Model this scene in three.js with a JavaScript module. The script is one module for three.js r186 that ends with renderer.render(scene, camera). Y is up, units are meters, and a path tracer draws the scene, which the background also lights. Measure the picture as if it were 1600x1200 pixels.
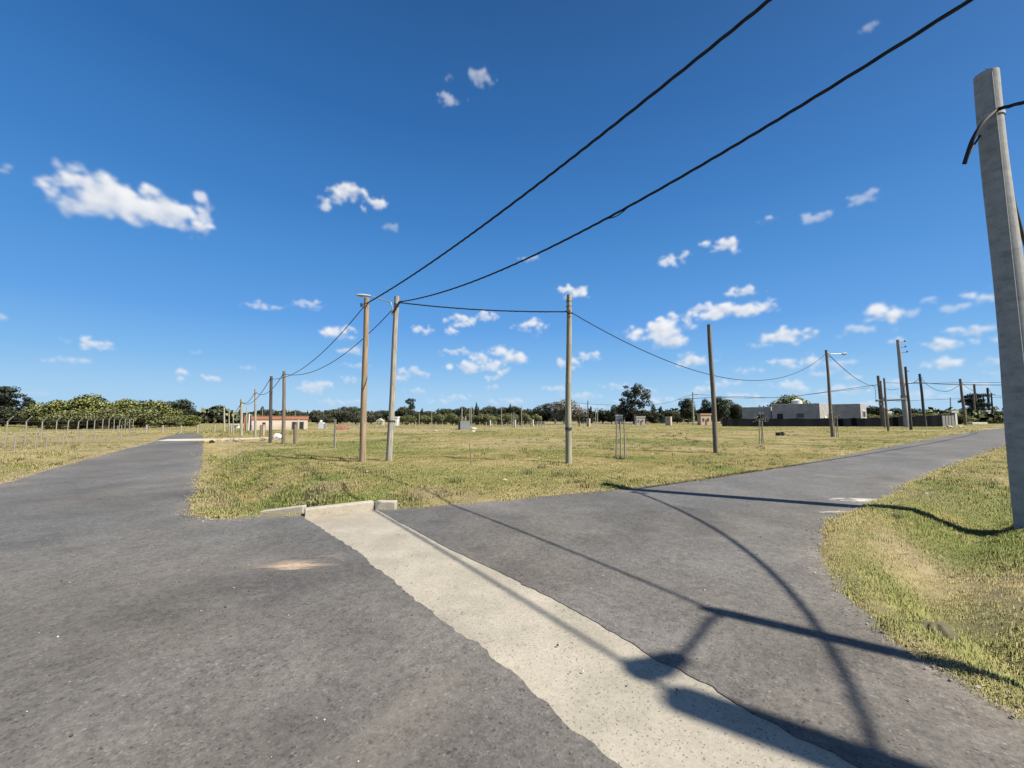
import * as THREE from 'three';
import { mergeGeometries as mergeAll } from 'three/addons/utils/BufferGeometryUtils.js';
import { RoundedBoxGeometry } from 'three/addons/geometries/RoundedBoxGeometry.js';

// ------------------------------------------------------------------ camera, sky, sun, exposure
const V = (x, y, z) => new THREE.Vector3(x, y, z);
const EYE = 1.9, FOCAL = 650, PITCH = Math.atan(52 / FOCAL);           // focal length in pixels of a 1600 x 1200 frame
const scene = new THREE.Scene();
const camera = new THREE.PerspectiveCamera(2 * Math.atan(600 / FOCAL) * 180 / Math.PI, 4 / 3, 0.05, 5000);
camera.position.set(0, EYE, 0);
camera.rotation.x = PITCH;
const SUN_EL = 48 * Math.PI / 180, SUN_AZ = 27 * Math.PI / 180;
const SUN = V(Math.cos(SUN_EL) * Math.cos(SUN_AZ), Math.sin(SUN_EL), Math.cos(SUN_EL) * Math.sin(SUN_AZ));
const sun = new THREE.DirectionalLight(new THREE.Color().setRGB(1, 0.93, 0.8), 4.9);
sun.target.position.set(0, 0, -20); sun.position.copy(SUN).multiplyScalar(150).add(sun.target.position);
sun.castShadow = true; sun.shadow.mapSize.set(4096, 4096); sun.shadow.radius = 1.0;
Object.assign(sun.shadow.camera, { left: -120, right: 120, top: 120, bottom: -120, near: 1, far: 400 });
scene.add(sun, sun.target);
const renderer = new THREE.WebGLRenderer({ antialias: true });
renderer.toneMapping = THREE.LinearToneMapping;
const EXPOSURE = 1.9;
renderer.toneMappingExposure = EXPOSURE;
renderer.shadowMap.enabled = true;

// ------------------------------------------------------------------ numbers and noise
const mul32 = (a) => () => { a |= 0; a = a + 0x6D2B79F5 | 0; let t = Math.imul(a ^ a >>> 15, 1 | a); t = t + Math.imul(t ^ t >>> 7, 61 | t) ^ t; return ((t ^ t >>> 14) >>> 0) / 4294967296; };
let rnd = mul32(7);
const rr = (a, b) => a + (b - a) * rnd();
const clamp = (x, a = 0, b = 1) => Math.min(b, Math.max(a, x));
const sstep = (a, b, x) => { const t = clamp((x - a) / (b - a)); return t * t * (3 - 2 * t); };
const mix = (a, b, t) => a + (b - a) * t;
const mix3 = (a, b, t) => [mix(a[0], b[0], t), mix(a[1], b[1], t), mix(a[2], b[2], t)];
function hash(x, y, s = 0) { let h = Math.imul(x, 374761393) + Math.imul(y, 668265263) + Math.imul(s, 974711); h = Math.imul(h ^ h >>> 13, 1274126177); h ^= h >>> 16; return (h >>> 0) / 4294967296; }
function vnoise(x, y, s = 0, per = 0) {
  const xi = Math.floor(x), yi = Math.floor(y), fx = x - xi, fy = y - yi;
  const u = fx * fx * (3 - 2 * fx), v = fy * fy * (3 - 2 * fy);
  let x0 = xi, x1 = xi + 1, y0 = yi, y1 = yi + 1;
  if (per) { x0 = ((x0 % per) + per) % per; x1 = ((x1 % per) + per) % per; y0 = ((y0 % per) + per) % per; y1 = ((y1 % per) + per) % per; }
  return mix(mix(hash(x0, y0, s), hash(x1, y0, s), u), mix(hash(x0, y1, s), hash(x1, y1, s), u), v);
}
function fbm(x, y, oct = 4, s = 0, per = 0) { let a = 0.5, t = 0, n = 0; for (let i = 0; i < oct; i++) { t += a * vnoise(x, y, s + i * 17, per); n += a; a *= 0.5; x *= 2; y *= 2; per *= 2; } return t / n; }
const lin = (c) => { c /= 255; return c <= 0.04045 ? c / 12.92 : Math.pow((c + 0.055) / 1.055, 2.4); };
const lin3 = (r, g, b) => [lin(r), lin(g), lin(b)];

// ------------------------------------------------------------------ survey: sight lines to points of the place
function sight(px, py) { const x = (px - 800) / FOCAL, y = (600 - py) / FOCAL, c = Math.cos(PITCH), s = Math.sin(PITCH); return [x, y * c + s, c - y * s]; }
function G(px, py) { const [x, y, z] = sight(px, py), t = -EYE / y; return V(x * t, 0, -z * t); }
function AT(px, py, depth) { const [x, y, z] = sight(px, py), t = depth / z; return V(x * t, EYE + y * t, -depth); }

// ------------------------------------------------------------------ the sky: air and clouds
{
  const W = 2048, Hh = 1024, data = new Float32Array(W * Hh * 4);
  const stops = [[-90, 120, 128, 120], [-1, 176, 206, 228], [0, 178, 212, 238], [3, 164, 206, 240], [7, 130, 186, 237], [12, 100, 163, 230], [18, 82, 147, 215], [26, 64, 127, 197], [36, 48, 107, 174], [47, 38, 90, 150], [90, 26, 66, 120]].map(([e, r, g, b]) => [e, ...lin3(r, g, b)]);
  const air = (el) => { let i = 0; while (i < stops.length - 2 && el > stops[i + 1][0]) i++; const a = stops[i], b = stops[i + 1], t = clamp((el - a[0]) / (b[0] - a[0])); return [mix(a[1], b[1], t), mix(a[2], b[2], t), mix(a[3], b[3], t)]; };
  // clouds: where each was seen, its width and height, how dense
  const seen = [
    [110, 300, 110, 66, .95], [150, 312, 120, 76, 1], [195, 320, 130, 74, 1], [240, 334, 120, 62, 1], [285, 344, 84, 40, .95], [316, 330, 32, 60, .75], [6, 262, 26, 20, .5],
    [545, 304, 56, 32, .95], [585, 317, 50, 26, .9], [502, 315, 26, 28, .8], [524, 311, 30, 16, .6], [568, 328, 16, 10, .5], [697, 155, 44, 18, .5], [752, 124, 40, 30, .45], [612, 357, 22, 16, .3], [700, 122, 14, 10, .3], [1355, 45, 30, 14, .3],
    [1128, 386, 70, 26, .95], [1055, 407, 36, 22, .8], [1036, 404, 16, 8, .4], [828, 404, 30, 10, .5], [1198, 345, 40, 14, .5], [1278, 341, 54, 20, .45], [1352, 310, 70, 20, .4], [1340, 318, 30, 10, .3],
    [1157, 456, 60, 16, .85], [1140, 489, 118, 30, 1], [1105, 486, 50, 22, .8], [895, 459, 52, 22, .95], [1044, 508, 48, 34, 1], [1030, 523, 130, 38, 1], [1075, 566, 64, 26, .95], [1232, 528, 68, 32, 1], [1188, 540, 30, 8, .4],
    [1390, 496, 70, 40, 1], [1345, 516, 60, 18, .55], [1455, 470, 28, 10, .4], [1490, 484, 56, 14, .45], [1530, 467, 56, 20, .75], [1515, 518, 95, 18, .75], [1570, 530, 60, 16, .75], [1402, 533, 26, 10, .6], [1472, 539, 86, 20, .95], [1480, 569, 62, 26, .95], [1555, 565, 50, 14, .5],
    [1240, 568, 90, 16, .8], [1262, 562, 40, 20, .8], [1170, 580, 46, 10, .6], [1305, 575, 60, 22, .5], [1240, 606, 48, 20, .7], [1285, 585, 44, 10, .5], [1330, 590, 40, 12, .6], [1225, 600, 60, 14, .5],
    [525, 521, 76, 24, 1], [470, 475, 30, 14, .5], [416, 480, 60, 12, .55], [495, 479, 26, 18, .65], [545, 549, 40, 14, .6], [555, 572, 40, 10, .5], [660, 517, 38, 14, .8], [725, 502, 52, 20, .95], [706, 518, 26, 18, .85], [760, 495, 34, 16, .75], [835, 512, 52, 24, .95],
    [710, 551, 50, 12, .6], [786, 559, 80, 34, 1], [750, 575, 92, 22, .95], [745, 562, 26, 20, .8], [770, 592, 24, 10, .6], [640, 583, 60, 20, .7], [628, 592, 24, 14, .6], [892, 570, 52, 18, .85], [920, 556, 48, 14, .75],
    [490, 607, 52, 20, .75], [388, 575, 34, 8, .45], [285, 582, 28, 12, .85], [283, 593, 20, 9, .7], [330, 592, 32, 12, .85], [140, 538, 70, 18, .85], [105, 563, 64, 12, .6], [308, 551, 18, 6, .4], [3, 497, 20, 12, .5], [550, 594, 40, 12, .5],
    [1005, 612, 60, 12, .6], [960, 604, 50, 10, .55], [905, 620, 60, 12, .55], [870, 608, 40, 10, .6], [1090, 613, 60, 16, .7], [1130, 600, 50, 12, .6], [720, 622, 50, 10, .5], [800, 628, 70, 12, .55], [650, 612, 40, 10, .5], [690, 628, 40, 8, .5], [560, 630, 50, 10, .45], [520, 630, 40, 12, .4], [770, 606, 30, 8, .5], [1150, 622, 80, 14, .6], [1010, 628, 90, 14, .6], [1320, 612, 90, 16, .6], [1400, 600, 70, 14, .6], [1440, 620, 90, 14, .5], [1520, 605, 90, 18, .55], [1560, 585, 60, 14, .55], [1360, 632, 80, 12, .5], [1200, 634, 80, 10, .5], [60, 615, 50, 8, .25], [900, 636, 90, 10, .5],
  ];
  const clouds = [];
  const dirOf = (px, py) => { const [x, y, z] = sight(px, py); return [Math.atan2(x, z), Math.atan2(y, Math.hypot(x, z))]; };
  for (const [px, py, w, h, o] of seen) {
    const [az, el] = dirOf(px, py), a = dirOf(px - w / 2, py), b = dirOf(px + w / 2, py), c = dirOf(px, py - h / 2), d = dirOf(px, py + h / 2);
    clouds.push([az, el, (b[0] - a[0]) / 2 * Math.cos(el), (c[1] - d[1]) / 2, o, Math.atan2(b[1] - a[1], b[0] - a[0])]);
  }
  const r2 = mul32(91);                                                // the same fair-weather sky goes on all round
  for (let i = 0; i < 260; i++) {
    const az = r2() * Math.PI * 2 - Math.PI, el = 0.02 + Math.pow(r2(), 2.2) * 0.95;
    const dx = Math.cos(el) * Math.sin(az), dy = Math.sin(el), dz = Math.cos(el) * Math.cos(az), fz = dz * Math.cos(PITCH) + dy * Math.sin(PITCH), fy = dy * Math.cos(PITCH) - dz * Math.sin(PITCH);
    if (fz > 0 && Math.abs(dx / fz) < 1.4 && fy / fz < 1.1) continue;     // that part of the sky is recorded above
    const s = (0.02 + 0.06 * r2()) * (0.5 + el * 1.6);
    clouds.push([az, el, s, s * (0.22 + 0.25 * r2()), 0.4 + 0.6 * r2(), 0]);
  }
  const alpha = new Float32Array(W * Hh), shade = new Float32Array(W * Hh);
  clouds.forEach(([az, el, rx, ry, o], k) => {
    const m = 2.3, ce = Math.cos(el), asp = rx / ry, s0 = k * 5.7;
    const j0 = Math.floor(((el - ry * m) / Math.PI + .5) * Hh), j1 = Math.ceil(((el + ry * m) / Math.PI + .5) * Hh);
    const iw = Math.ceil(rx * m / ce / (2 * Math.PI) * W) + 1, ic = (az - Math.PI / 2) / (2 * Math.PI) + .5;
    for (let j = Math.max(0, j0); j <= Math.min(Hh - 1, j1); j++) for (let d = -iw; d <= iw; d++) {
      const i = ((Math.round(ic * W) + d) % W + W) % W, p = j * W + i;
      const e = ((j + .5) / Hh - .5) * Math.PI; let a = ((i + .5) / W - .5) * 2 * Math.PI + Math.PI / 2; a = Math.atan2(Math.sin(a - az), Math.cos(a - az));
      const X0 = a * ce / rx, Y0 = (e - el) / ry;
      const X = X0 + 1.1 * (fbm(X0 * 1.1 + s0, Y0 * .9, 3, 5) - .5), Y = Y0 + 1.3 * (fbm(X0 * 1.4 * Math.sqrt(asp) + s0 + 40, Y0 * .9, 3, 9) - .5);
      const f = Math.max(1, ry / .035), n = fbm(X0 * asp * .95 * f + s0, Y0 * 1.25 * f, 5, 13), n2 = fbm(X0 * asp * 2.6 * f + s0, Y0 * 3.2 * f, 3, 31), up = fbm(X0 * asp * .95 * f + s0 + .35, Y0 * 1.25 * f + .45, 4, 13);
      const q = 1 - X * X - Y * Y * (Y < 0 ? 1.5 : .85), den = q * .8 + (n - .5) * (ry > .035 ? 2.0 : 2.5) + (n2 - .5) * .7 + .08;
      const al = sstep(.0, Y > 0 ? .85 : 1.2, den) * o * .97; if (al <= 0) continue;
      const body = clamp(.62 + .34 * Y + 1.1 * (n - up) + .4 * (n2 - .5));
      shade[p] = (shade[p] * alpha[p] + body * al) / (alpha[p] + al); alpha[p] = 1 - (1 - alpha[p]) * (1 - al);
    }
  });
  const under = lin3(178, 192, 214), top = lin3(248, 249, 250);
  const sunAz = Math.atan2(SUN.x, -SUN.z);
  for (let j = 0; j < Hh; j++) for (let i = 0; i < W; i++) {
    const e = ((j + .5) / Hh - .5) * Math.PI, p = j * W + i, a = ((i + .5) / W - .5) * 2 * Math.PI + Math.PI / 2;
    const c = air(e * 180 / Math.PI);
    const cosd = Math.cos(e) * Math.cos(SUN_EL) * Math.cos(a - sunAz) + Math.sin(e) * Math.sin(SUN_EL);
    const glow = e > 0 ? 0.35 * Math.exp((cosd - 1) * 11) + 0.03 * Math.exp((cosd - 1) * 2) : 0;
    let col = [c[0] + glow, c[1] + glow * 1.02, c[2] + glow];
    if (alpha[p] > 0) { const far = clamp(1 - e / 0.22) * .35; let cc = mix3(under, top, shade[p]); cc = mix3(cc, col, far); col = mix3(col, cc, alpha[p] * .97); }
    data.set([col[0] / EXPOSURE, col[1] / EXPOSURE, col[2] / EXPOSURE, 1], p * 4);
  }
  const sky = new THREE.DataTexture(data, W, Hh, THREE.RGBAFormat, THREE.FloatType);
  sky.mapping = THREE.EquirectangularReflectionMapping; sky.magFilter = THREE.LinearFilter; sky.minFilter = THREE.LinearFilter; sky.wrapS = THREE.RepeatWrapping; sky.needsUpdate = true;
  scene.background = sky; scene.environment = sky;
}

// ------------------------------------------------------------------ naming and building helpers
const mergeGeometries = (list) => { const plain = list.map((g) => g.index ? g.toNonIndexed() : g); return mergeAll(plain); };
const used = new Map();
function numbered(n) { const k = used.get(n) || 0; used.set(n, k + 1); return k ? `${n}_${String(k).padStart(3, '0')}` : n; }
function tag(o, label, category, group, kind) { if (label) o.userData.label = label; if (category) o.userData.category = category; if (group) o.userData.group = group; if (kind) o.userData.kind = kind; return o; }
function shadows(o) { o.traverse((m) => { if (m.isMesh) { m.castShadow = true; m.receiveShadow = true; } }); return o; }
function thing(name, label, category, pos = V(0, 0, 0), group) { const g = new THREE.Group(); g.name = numbered(name); g.position.copy(pos); scene.add(g); return tag(g, label, category, group); }
function part(name, geo, mat, parent, label) { const m = new THREE.Mesh(geo, mat); m.name = name; m.castShadow = m.receiveShadow = true; parent.add(m); if (label) m.userData.label = label; return m; }
function solo(name, geo, mat, label, category, group, kind) { const m = new THREE.Mesh(geo, mat); m.name = numbered(name); m.castShadow = m.receiveShadow = true; scene.add(m); return tag(m, label, category, group, kind); }
function copyOf(src, name, pos, turn, scale, label, group) { const c = src.clone(); c.name = numbered(name); c.position.copy(pos); c.rotation.y = turn; if (scale) c.scale.copy(scale); scene.add(c); if (label) c.userData.label = label; if (group) c.userData.group = group; return c; }
const box = (w, h, d, x = 0, y = 0, z = 0, turn = 0) => { const g = new THREE.BoxGeometry(w, h, d); if (turn) g.rotateY(turn); g.translate(x, y, z); return g; };
const rbox = (w, h, d, r, x = 0, y = 0, z = 0, turn = 0) => { const g = new RoundedBoxGeometry(w, h, d, 2, r); if (turn) g.rotateY(turn); g.translate(x, y, z); return g; };
function rod(a, b, r0, r1 = r0, seg = 6) { const d = b.clone().sub(a), g = new THREE.CylinderGeometry(r1, r0, d.length(), seg); g.translate(0, d.length() / 2, 0); g.applyQuaternion(new THREE.Quaternion().setFromUnitVectors(V(0, 1, 0), d.normalize())); g.translate(a.x, a.y, a.z); return g; }
function polyTube(pts, r, seg = 40, rad = 6) { return new THREE.TubeGeometry(new THREE.CatmullRomCurve3(pts), seg, r, rad, false); }
const ALBEDO = .74;                                                     // one scale for every base colour, set with the exposure
const M = (r, g, b, rough = .9, extra = {}) => { const m = new THREE.MeshStandardMaterial({ roughness: rough, side: THREE.DoubleSide, ...extra }); m.color.setRGB(r * ALBEDO, g * ALBEDO, b * ALBEDO); return m; };

// ------------------------------------------------------------------ textures
function makeTex(n, repeat, fn, srgb) {
  const d = new Uint8Array(n * n * 4), enc = (v) => srgb ? Math.round(255 * (v <= .0031308 ? v * 12.92 : 1.055 * Math.pow(v, 1 / 2.4) - .055)) : Math.round(255 * v);
  for (let j = 0; j < n; j++) for (let i = 0; i < n; i++) { const c = fn(i / n, j / n, i, j), p = (j * n + i) * 4; for (let k = 0; k < 3; k++) d[p + k] = clamp(enc(clamp(c[k])), 0, 255); d[p + 3] = c.length > 3 ? Math.round(255 * clamp(c[3])) : 255; }
  const t = new THREE.DataTexture(d, n, n, THREE.RGBAFormat); t.magFilter = THREE.LinearFilter; t.minFilter = THREE.LinearMipmapLinearFilter; t.generateMipmaps = true;
  t.wrapS = t.wrapT = THREE.RepeatWrapping; t.repeat.set(repeat, repeat); if (srgb) t.colorSpace = THREE.SRGBColorSpace; t.needsUpdate = true; return t;
}
// asphalt: aggregate grains of several tones, pits, dust; 5 m per tile
function grains(n, count, rmin, rmax, seed, base) {
  const a = new Float32Array(n * n).fill(base), r = mul32(seed);
  for (let k = 0; k < count; k++) {
    const cx = r() * n, cy = r() * n, R = rmin + (rmax - rmin) * Math.pow(r(), 3), e = .6 + .8 * r(), t = r() * 3.14, v = r(), c = Math.cos(t), s = Math.sin(t);
    for (let j = Math.floor(cy - R * 1.5); j <= cy + R * 1.5; j++) for (let i = Math.floor(cx - R * 1.5); i <= cx + R * 1.5; i++) {
      const dx = i - cx, dy = j - cy, u = (c * dx + s * dy) / R * e, w = (-s * dx + c * dy) / R / e;
      if (u * u + w * w < 1) a[((j % n + n) % n) * n + (i % n + n) % n] = v;
    }
  }
  return a;
}
const NA = 2048, ag = grains(NA, 260000, 1.0, 5.5, 11, .5);
const asphMap = makeTex(NA, 1 / 5, (u, v, i, j) => {
  const g = ag[j * NA + i], f = fbm(u * 12, v * 12, 5, 3, 12), p = fbm(u * 90, v * 90, 2, 9, 90);
  let c = .60 + (g - .5) * .38 + (f - .5) * .22 + (p - .5) * .30;
  if (g < .03) c *= .7; if (g > .975) c *= 1.22;
  return [c * 1.0, c * .975, c * .95];
}, true);
const asphBump = makeTex(1024, 1 / 5, (u, v, i, j) => { const g = ag[(j * 2) * NA + i * 2]; const c = .5 + (g - .5) * .6 + (fbm(u * 90, v * 90, 2, 9, 90) - .5) * .5; return [c, c, c]; });
const NC = 1024, cg = grains(NC, 30000, .7, 3.0, 23, 1);
const concMap = makeTex(NC, 1 / 2.5, (u, v, i, j) => {
  const g = cg[j * NC + i], f = fbm(u * 8, v * 8, 5, 41, 8), p = fbm(u * 120, v * 120, 2, 44, 120);
  let c = .80 + (f - .5) * .36 + (p - .5) * .20; if (g < .42) c *= .40 + g * .9; else if (g < .9) c *= .93;
  return [c, c * .975, c * .92];
}, true);
const woodMap = makeTex(512, 1, (u, v) => {
  const st = fbm(u * 40, v * 3, 4, 51), st2 = fbm(u * 14, v * 1.2, 3, 57), cr = fbm(u * 70, v * 2, 2, 60);
  let c = .62 + (st - .5) * .7 + (st2 - .5) * .5; if (cr < .26) c *= .5; return [c, c * .98, c * .96];
}, true);
const castMap = makeTex(512, 1, (u, v) => { const c = .72 + (fbm(u * 8, v * 24, 5, 71) - .5) * .35 + (fbm(u * 60, v * 60, 2, 77) - .5) * .15 - (fbm(u * 4, v * 40, 2, 70) > .72 ? .1 : 0); return [c, c, c * .99]; }, true);
const plasterMap = makeTex(512, 1 / 4, (u, v) => { const c = .82 + (fbm(u * 6, v * 6, 5, 81, 6) - .5) * .35 - .12 * sstep(.55, .8, fbm(u * 20, v * 3, 3, 85)); return [c, c * .99, c * .97]; }, true);
const NG = 1024, gg = (() => {                                          // short straw and blades lying every way
  const a = new Float32Array(NG * NG).fill(.35), r = mul32(5);
  for (let k = 0; k < 42000; k++) { let x = r() * NG, y = r() * NG; const t = r() * 6.28, L = 6 + r() * 26, v = .15 + .85 * r(); let bend = (r() - .5) * .08, th = t; for (let s = 0; s < L; s++) { a[((y | 0) % NG + NG) % NG * NG + ((x | 0) % NG + NG) % NG] = v; x += Math.cos(th); y += Math.sin(th); th += bend; } }
  return a;
})();
const turfMap = makeTex(NG, 1 / 2.2, (u, v, i, j) => { const g = gg[j * NG + i], f = fbm(u * 10, v * 10, 4, 91, 10); const c = .42 + g * .45 + (f - .5) * .4; return [c, c, c * .96]; }, true);

const mAsph = M(.200, .197, .192, .93, { map: asphMap, bumpMap: asphBump, bumpScale: .006, vertexColors: true });
const mStrip = M(.50, .465, .40, .9, { map: concMap, bumpMap: concMap, bumpScale: .003, vertexColors: true });
const mKerb = M(.62, .57, .485, .92, { map: concMap, bumpMap: concMap, bumpScale: .004 });
const mTurf = M(1, 1, 1, 1, { map: turfMap, vertexColors: true, bumpMap: turfMap, bumpScale: .02 });
const mCable = M(.007, .007, .009, .75);
const mSteel = M(.42, .43, .44, .45, { metalness: .6 });
const mDarkSteel = M(.05, .05, .055, .6);
const mLampGrey = M(.5, .52, .54, .5);
const mLens = M(.7, .72, .72, .25);
const woodTone = { orange: M(.54, .40, .265, .9, { map: woodMap, bumpMap: woodMap, bumpScale: .004 }), grey: M(.54, .505, .44, .9, { map: woodMap, bumpMap: woodMap, bumpScale: .004 }), mossy: M(.56, .53, .39, .9, { map: woodMap, bumpMap: woodMap, bumpScale: .004 }), brown: M(.31, .26, .195, .9, { map: woodMap, bumpMap: woodMap, bumpScale: .004 }), dark: M(.12, .105, .09, .9, { map: woodMap }) };
const mCast = M(.46, .46, .45, .85, { map: castMap, bumpMap: castMap, bumpScale: .003 });
const mFencePost = M(.44, .42, .36, .9, { map: castMap });
const mPost = M(.55, .52, .45, .9, { map: castMap });

// ------------------------------------------------------------------ ground plan (x, z in metres)
const L2 = (list) => list.map(([a, b]) => G(a, b));
const back = V(.588, 0, .809);                                          // the way the first road runs on behind the camera
const go = (p, d, t) => p.clone().addScaledVector(d, t);
const roadLeft = L2([[278, 677], [249, 685], [240, 690.5], [120, 722], [0, 757]]);
const roadLeftBack = go(roadLeft[4], V(.55, 0, .835), 45);
const corner = L2([[1600, 687], [1570, 698], [1500, 722], [1440, 748], [1390, 777], [1340, 800], [1300, 818], [1288, 835], [1286, 860], [1295, 888], [1320, 922], [1360, 963], [1400, 998], [1440, 1028], [1500, 1057], [1560, 1095], [1600, 1130]]);
const cornerBack = go(corner[corner.length - 1], back, 32);
const upper = L2([[1617, 657.5], [1570, 665.5], [1480, 680], [1320, 711], [1200, 734], [1100, 749], [1040, 757], [1000, 761], [940, 767], [880, 773], [800, 781.5], [720, 788], [640, 794], [617, 796.5]]);
const farRight = G(1650, 657.5);
const kerbLine = L2([[585, 797], [475, 808]]);
const grassNose = L2([[410, 807], [360, 811], [330, 811], [306, 806], [298, 797], [303, 780], [310, 760], [316, 720], [318, 690], [318, 677]]);
const stripL = L2([[475, 807], [482, 813], [560, 865], [610, 905], [690, 970], [750, 1012], [800, 1055], [880, 1122], [970, 1200]]);
const stripLBack = go(stripL[stripL.length - 1], back, 34);
const stripR = L2([[588, 796], [700, 857], [820, 913], [960, 990], [1080, 1062], [1200, 1128], [1320, 1188]]);
const stripRBack = go(stripR[stripR.length - 1], back, 34);
const paved = [...roadLeft, roadLeftBack, cornerBack, ...corner.slice().reverse(), farRight, ...upper, ...kerbLine, ...grassNose];

function segDist(x, z, a, b) { const dx = b.x - a.x, dz = b.z - a.z, t = clamp(((x - a.x) * dx + (z - a.z) * dz) / (dx * dx + dz * dz + 1e-9)); return Math.hypot(x - a.x - dx * t, z - a.z - dz * t); }
function pathDist(x, z, pts) { let d = 1e9; for (let i = 0; i + 1 < pts.length; i++) d = Math.min(d, segDist(x, z, pts[i], pts[i + 1])); return d; }
function inside(x, z, poly) { let c = false; for (let i = 0, j = poly.length - 1; i < poly.length; j = i++) { const a = poly[i], b = poly[j]; if ((a.z > z) !== (b.z > z) && x < (b.x - a.x) * (z - a.z) / (b.z - a.z) + a.x) c = !c; } return c; }
const kerbFace = L2([[617, 796.5], [585, 797], [475, 808], [405, 805]]);
const pavedRing = [...paved, paved[0]];
const pavedDist = (x, z) => { const d = pathDist(x, z, pavedRing); return inside(x, z, paved) ? -d : d; };

// relief: roadside swales, banks and mounds
const ditchField = L2([[338, 697], [352, 712], [378, 738], [410, 768], [445, 792]]);
const ditchRight = L2([[1640, 758], [1560, 790], [1496, 833], [1472, 880], [1470, 930], [1500, 985], [1570, 1040], [1660, 1100]]);
const ditchLeft = L2([[215, 690], [110, 713], [0, 742], [-120, 775]]);
const bumps = [[500, 771, .28, .55], [528, 762, .10, .5], [330, 768, .07, .6], [1606, 806, .10, .8], [1462, 972, .10, .28], [660, 775, .05, .6], [455, 745, .12, .8], [1540, 905, .08, .6], [1420, 800, .05, .5]].map(([a, b, h, r]) => [G(a, b), h, r]);
const bell = (d, w) => Math.exp(-d * d / (w * w));
function relief(x, z) {
  let h = (fbm(x * .12 + 40, z * .12, 3, 101) - .5) * .22 + (fbm(x * .8, z * .8 + 9, 3, 107) - .5) * .09 + (fbm(x * 3.1, z * 3.1, 2, 109) - .5) * .04;
  h -= .62 * bell(pathDist(x, z, ditchField), .78);
  h -= .38 * bell(pathDist(x, z, ditchRight), .68);
  h -= .20 * bell(pathDist(x, z, ditchLeft), .9);
  for (const [c, a, r] of bumps) { const d = Math.hypot(x - c.x, z - c.z); if (d < r * 3) h += a * bell(d, r) * (.7 + .6 * fbm(x * 5, z * 5, 2, 113)); }
  return h;
}
function groundY(x, z, pd = pavedDist(x, z)) {
  const near = Math.hypot(x, z) < 35;
  if (pd < 0) return near ? -.03 - .09 * sstep(0, -.25, pd) : -.03;
  return -.005 + .035 * sstep(0, .2, pd) + relief(x, z) * sstep(.02, 1.0, pd) * (1 - .5 * sstep(40, 90, Math.hypot(x, z)));
}
const drop = (p) => V(p.x, groundY(p.x, p.z), p.z);

// colour of the sward: straw, green, bare earth
const straw = [.52, .43, .20], green = [.205, .25, .058], olive = [.39, .335, .125], soil = [.42, .32, .22], sand = [.60, .46, .32];
const tints = [
  [385, 735, 1.1, green, .85], [366, 722, .9, green, .8], [410, 770, .8, green, .6], [100, 725, 2.5, green, .45], [40, 745, 2, green, .5], [170, 702, 3, green, .3], [445, 790, .5, green, .6], [330, 805, .5, green, .55], [660, 745, 2.4, green, .45], [760, 750, 2.2, green, .4], [900, 742, 1.6, green, .45], [590, 735, 2, green, .35], [830, 745, 1.2, green, .35], [1140, 715, 1.4, green, .3], [300, 800, .4, green, .6],
  [330, 768, .7, soil, .95], [345, 782, .6, soil, .85], [322, 755, .5, soil, .7], [500, 772, .55, soil, .6], [525, 765, .5, soil, .45], [665, 778, .7, soil, .4], [480, 740, .9, soil, .25], [430, 750, .7, straw, .6], [1020, 750, 1.2, straw, .6], [900, 768, .9, straw, .6], [760, 782, .8, straw, .55], [700, 787, .5, straw, .5],
  [1440, 775, .8, soil, .5], [1420, 835, .55, soil, .45], [1470, 860, .8, soil, .55], [1480, 872, 1.0, straw, .75], [1555, 905, .8, sand, .55], [1430, 850, .5, sand, .4], [1520, 895, .8, straw, .75], [1560, 920, .7, straw, .6], [1590, 945, .6, straw, .6], [1370, 820, .5, straw, .4], [1540, 770, 1, green, .55], [1480, 760, .9, green, .4], [1570, 830, .6, green, .6], [1310, 870, .3, green, .5], [1390, 900, .5, green, .35], [1300, 850, .22, straw, .6], [1330, 900, .4, green, .35], [1340, 935, .4, green, .4], [1490, 835, .6, green, .65], [1460, 975, .45, green, .8], [1420, 995, .3, green, .6], [1540, 930, .5, green, .4], [1580, 870, .7, green, .5], [1500, 1010, .4, green, .6], [1560, 740, 1.6, olive, .5], [1430, 1022, .2, sand, .6], [1580, 1000, .4, straw, .6],
  [60, 700, 3, soil, .4], [130, 690, 3, soil, .45], [20, 690, 5, soil, .55], [180, 683, 4, soil, .4], [60, 735, 1.5, olive, .5], [160, 705, 2, straw, .6],
  [400, 687, 2.5, sand, .8], [360, 687, 2, sand, .8], [330, 688, 1.5, sand, .8], [410, 676, 4, green, .3], [360, 672, 5, green, .35], [840, 680, 5, green, .3], [780, 676, 6, green, .35],
].map(([a, b, r, c, k]) => [G(a, b), r, c, k]);
function sward(x, z, pd) {
  const d = Math.hypot(x, z), a = fbm(x * .09 + 11, z * .13, 4, 121), b = fbm(x * .55, z * .6, 4, 127), c3 = fbm(x * 2.3, z * 2.3, 2, 129);
  let t = clamp(.46 + (a - .5) * 1.6 + (b - .5) * 1.7 + (c3 - .5) * .8 + .22 * sstep(16, 50, d) - .07 * sstep(16, 7, d));
  let c = t < .5 ? mix3(green, olive, t * 2) : mix3(olive, straw, (t - .5) * 2);
  for (const [p, r, col, k] of tints) { const q = Math.hypot(x - p.x, z - p.z); if (q < r * 2.4) c = mix3(c, col, k * bell(q, r) * (.45 + 1.1 * b)); }
  if (pd !== undefined && pd < .5) c = mix3(c, straw, .75 * (1 - sstep(.0, .5, pd)) * clamp(.25 + 1.3 * c3));
  if (pd !== undefined && x < -8 && z < -5 && pd < .45) { const side = pathDist(x, z, roadLeft); if (side < .5) c = mix3(c, sand, .75 * (1 - sstep(.12, .45, side))); }
  return c;
}

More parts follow.
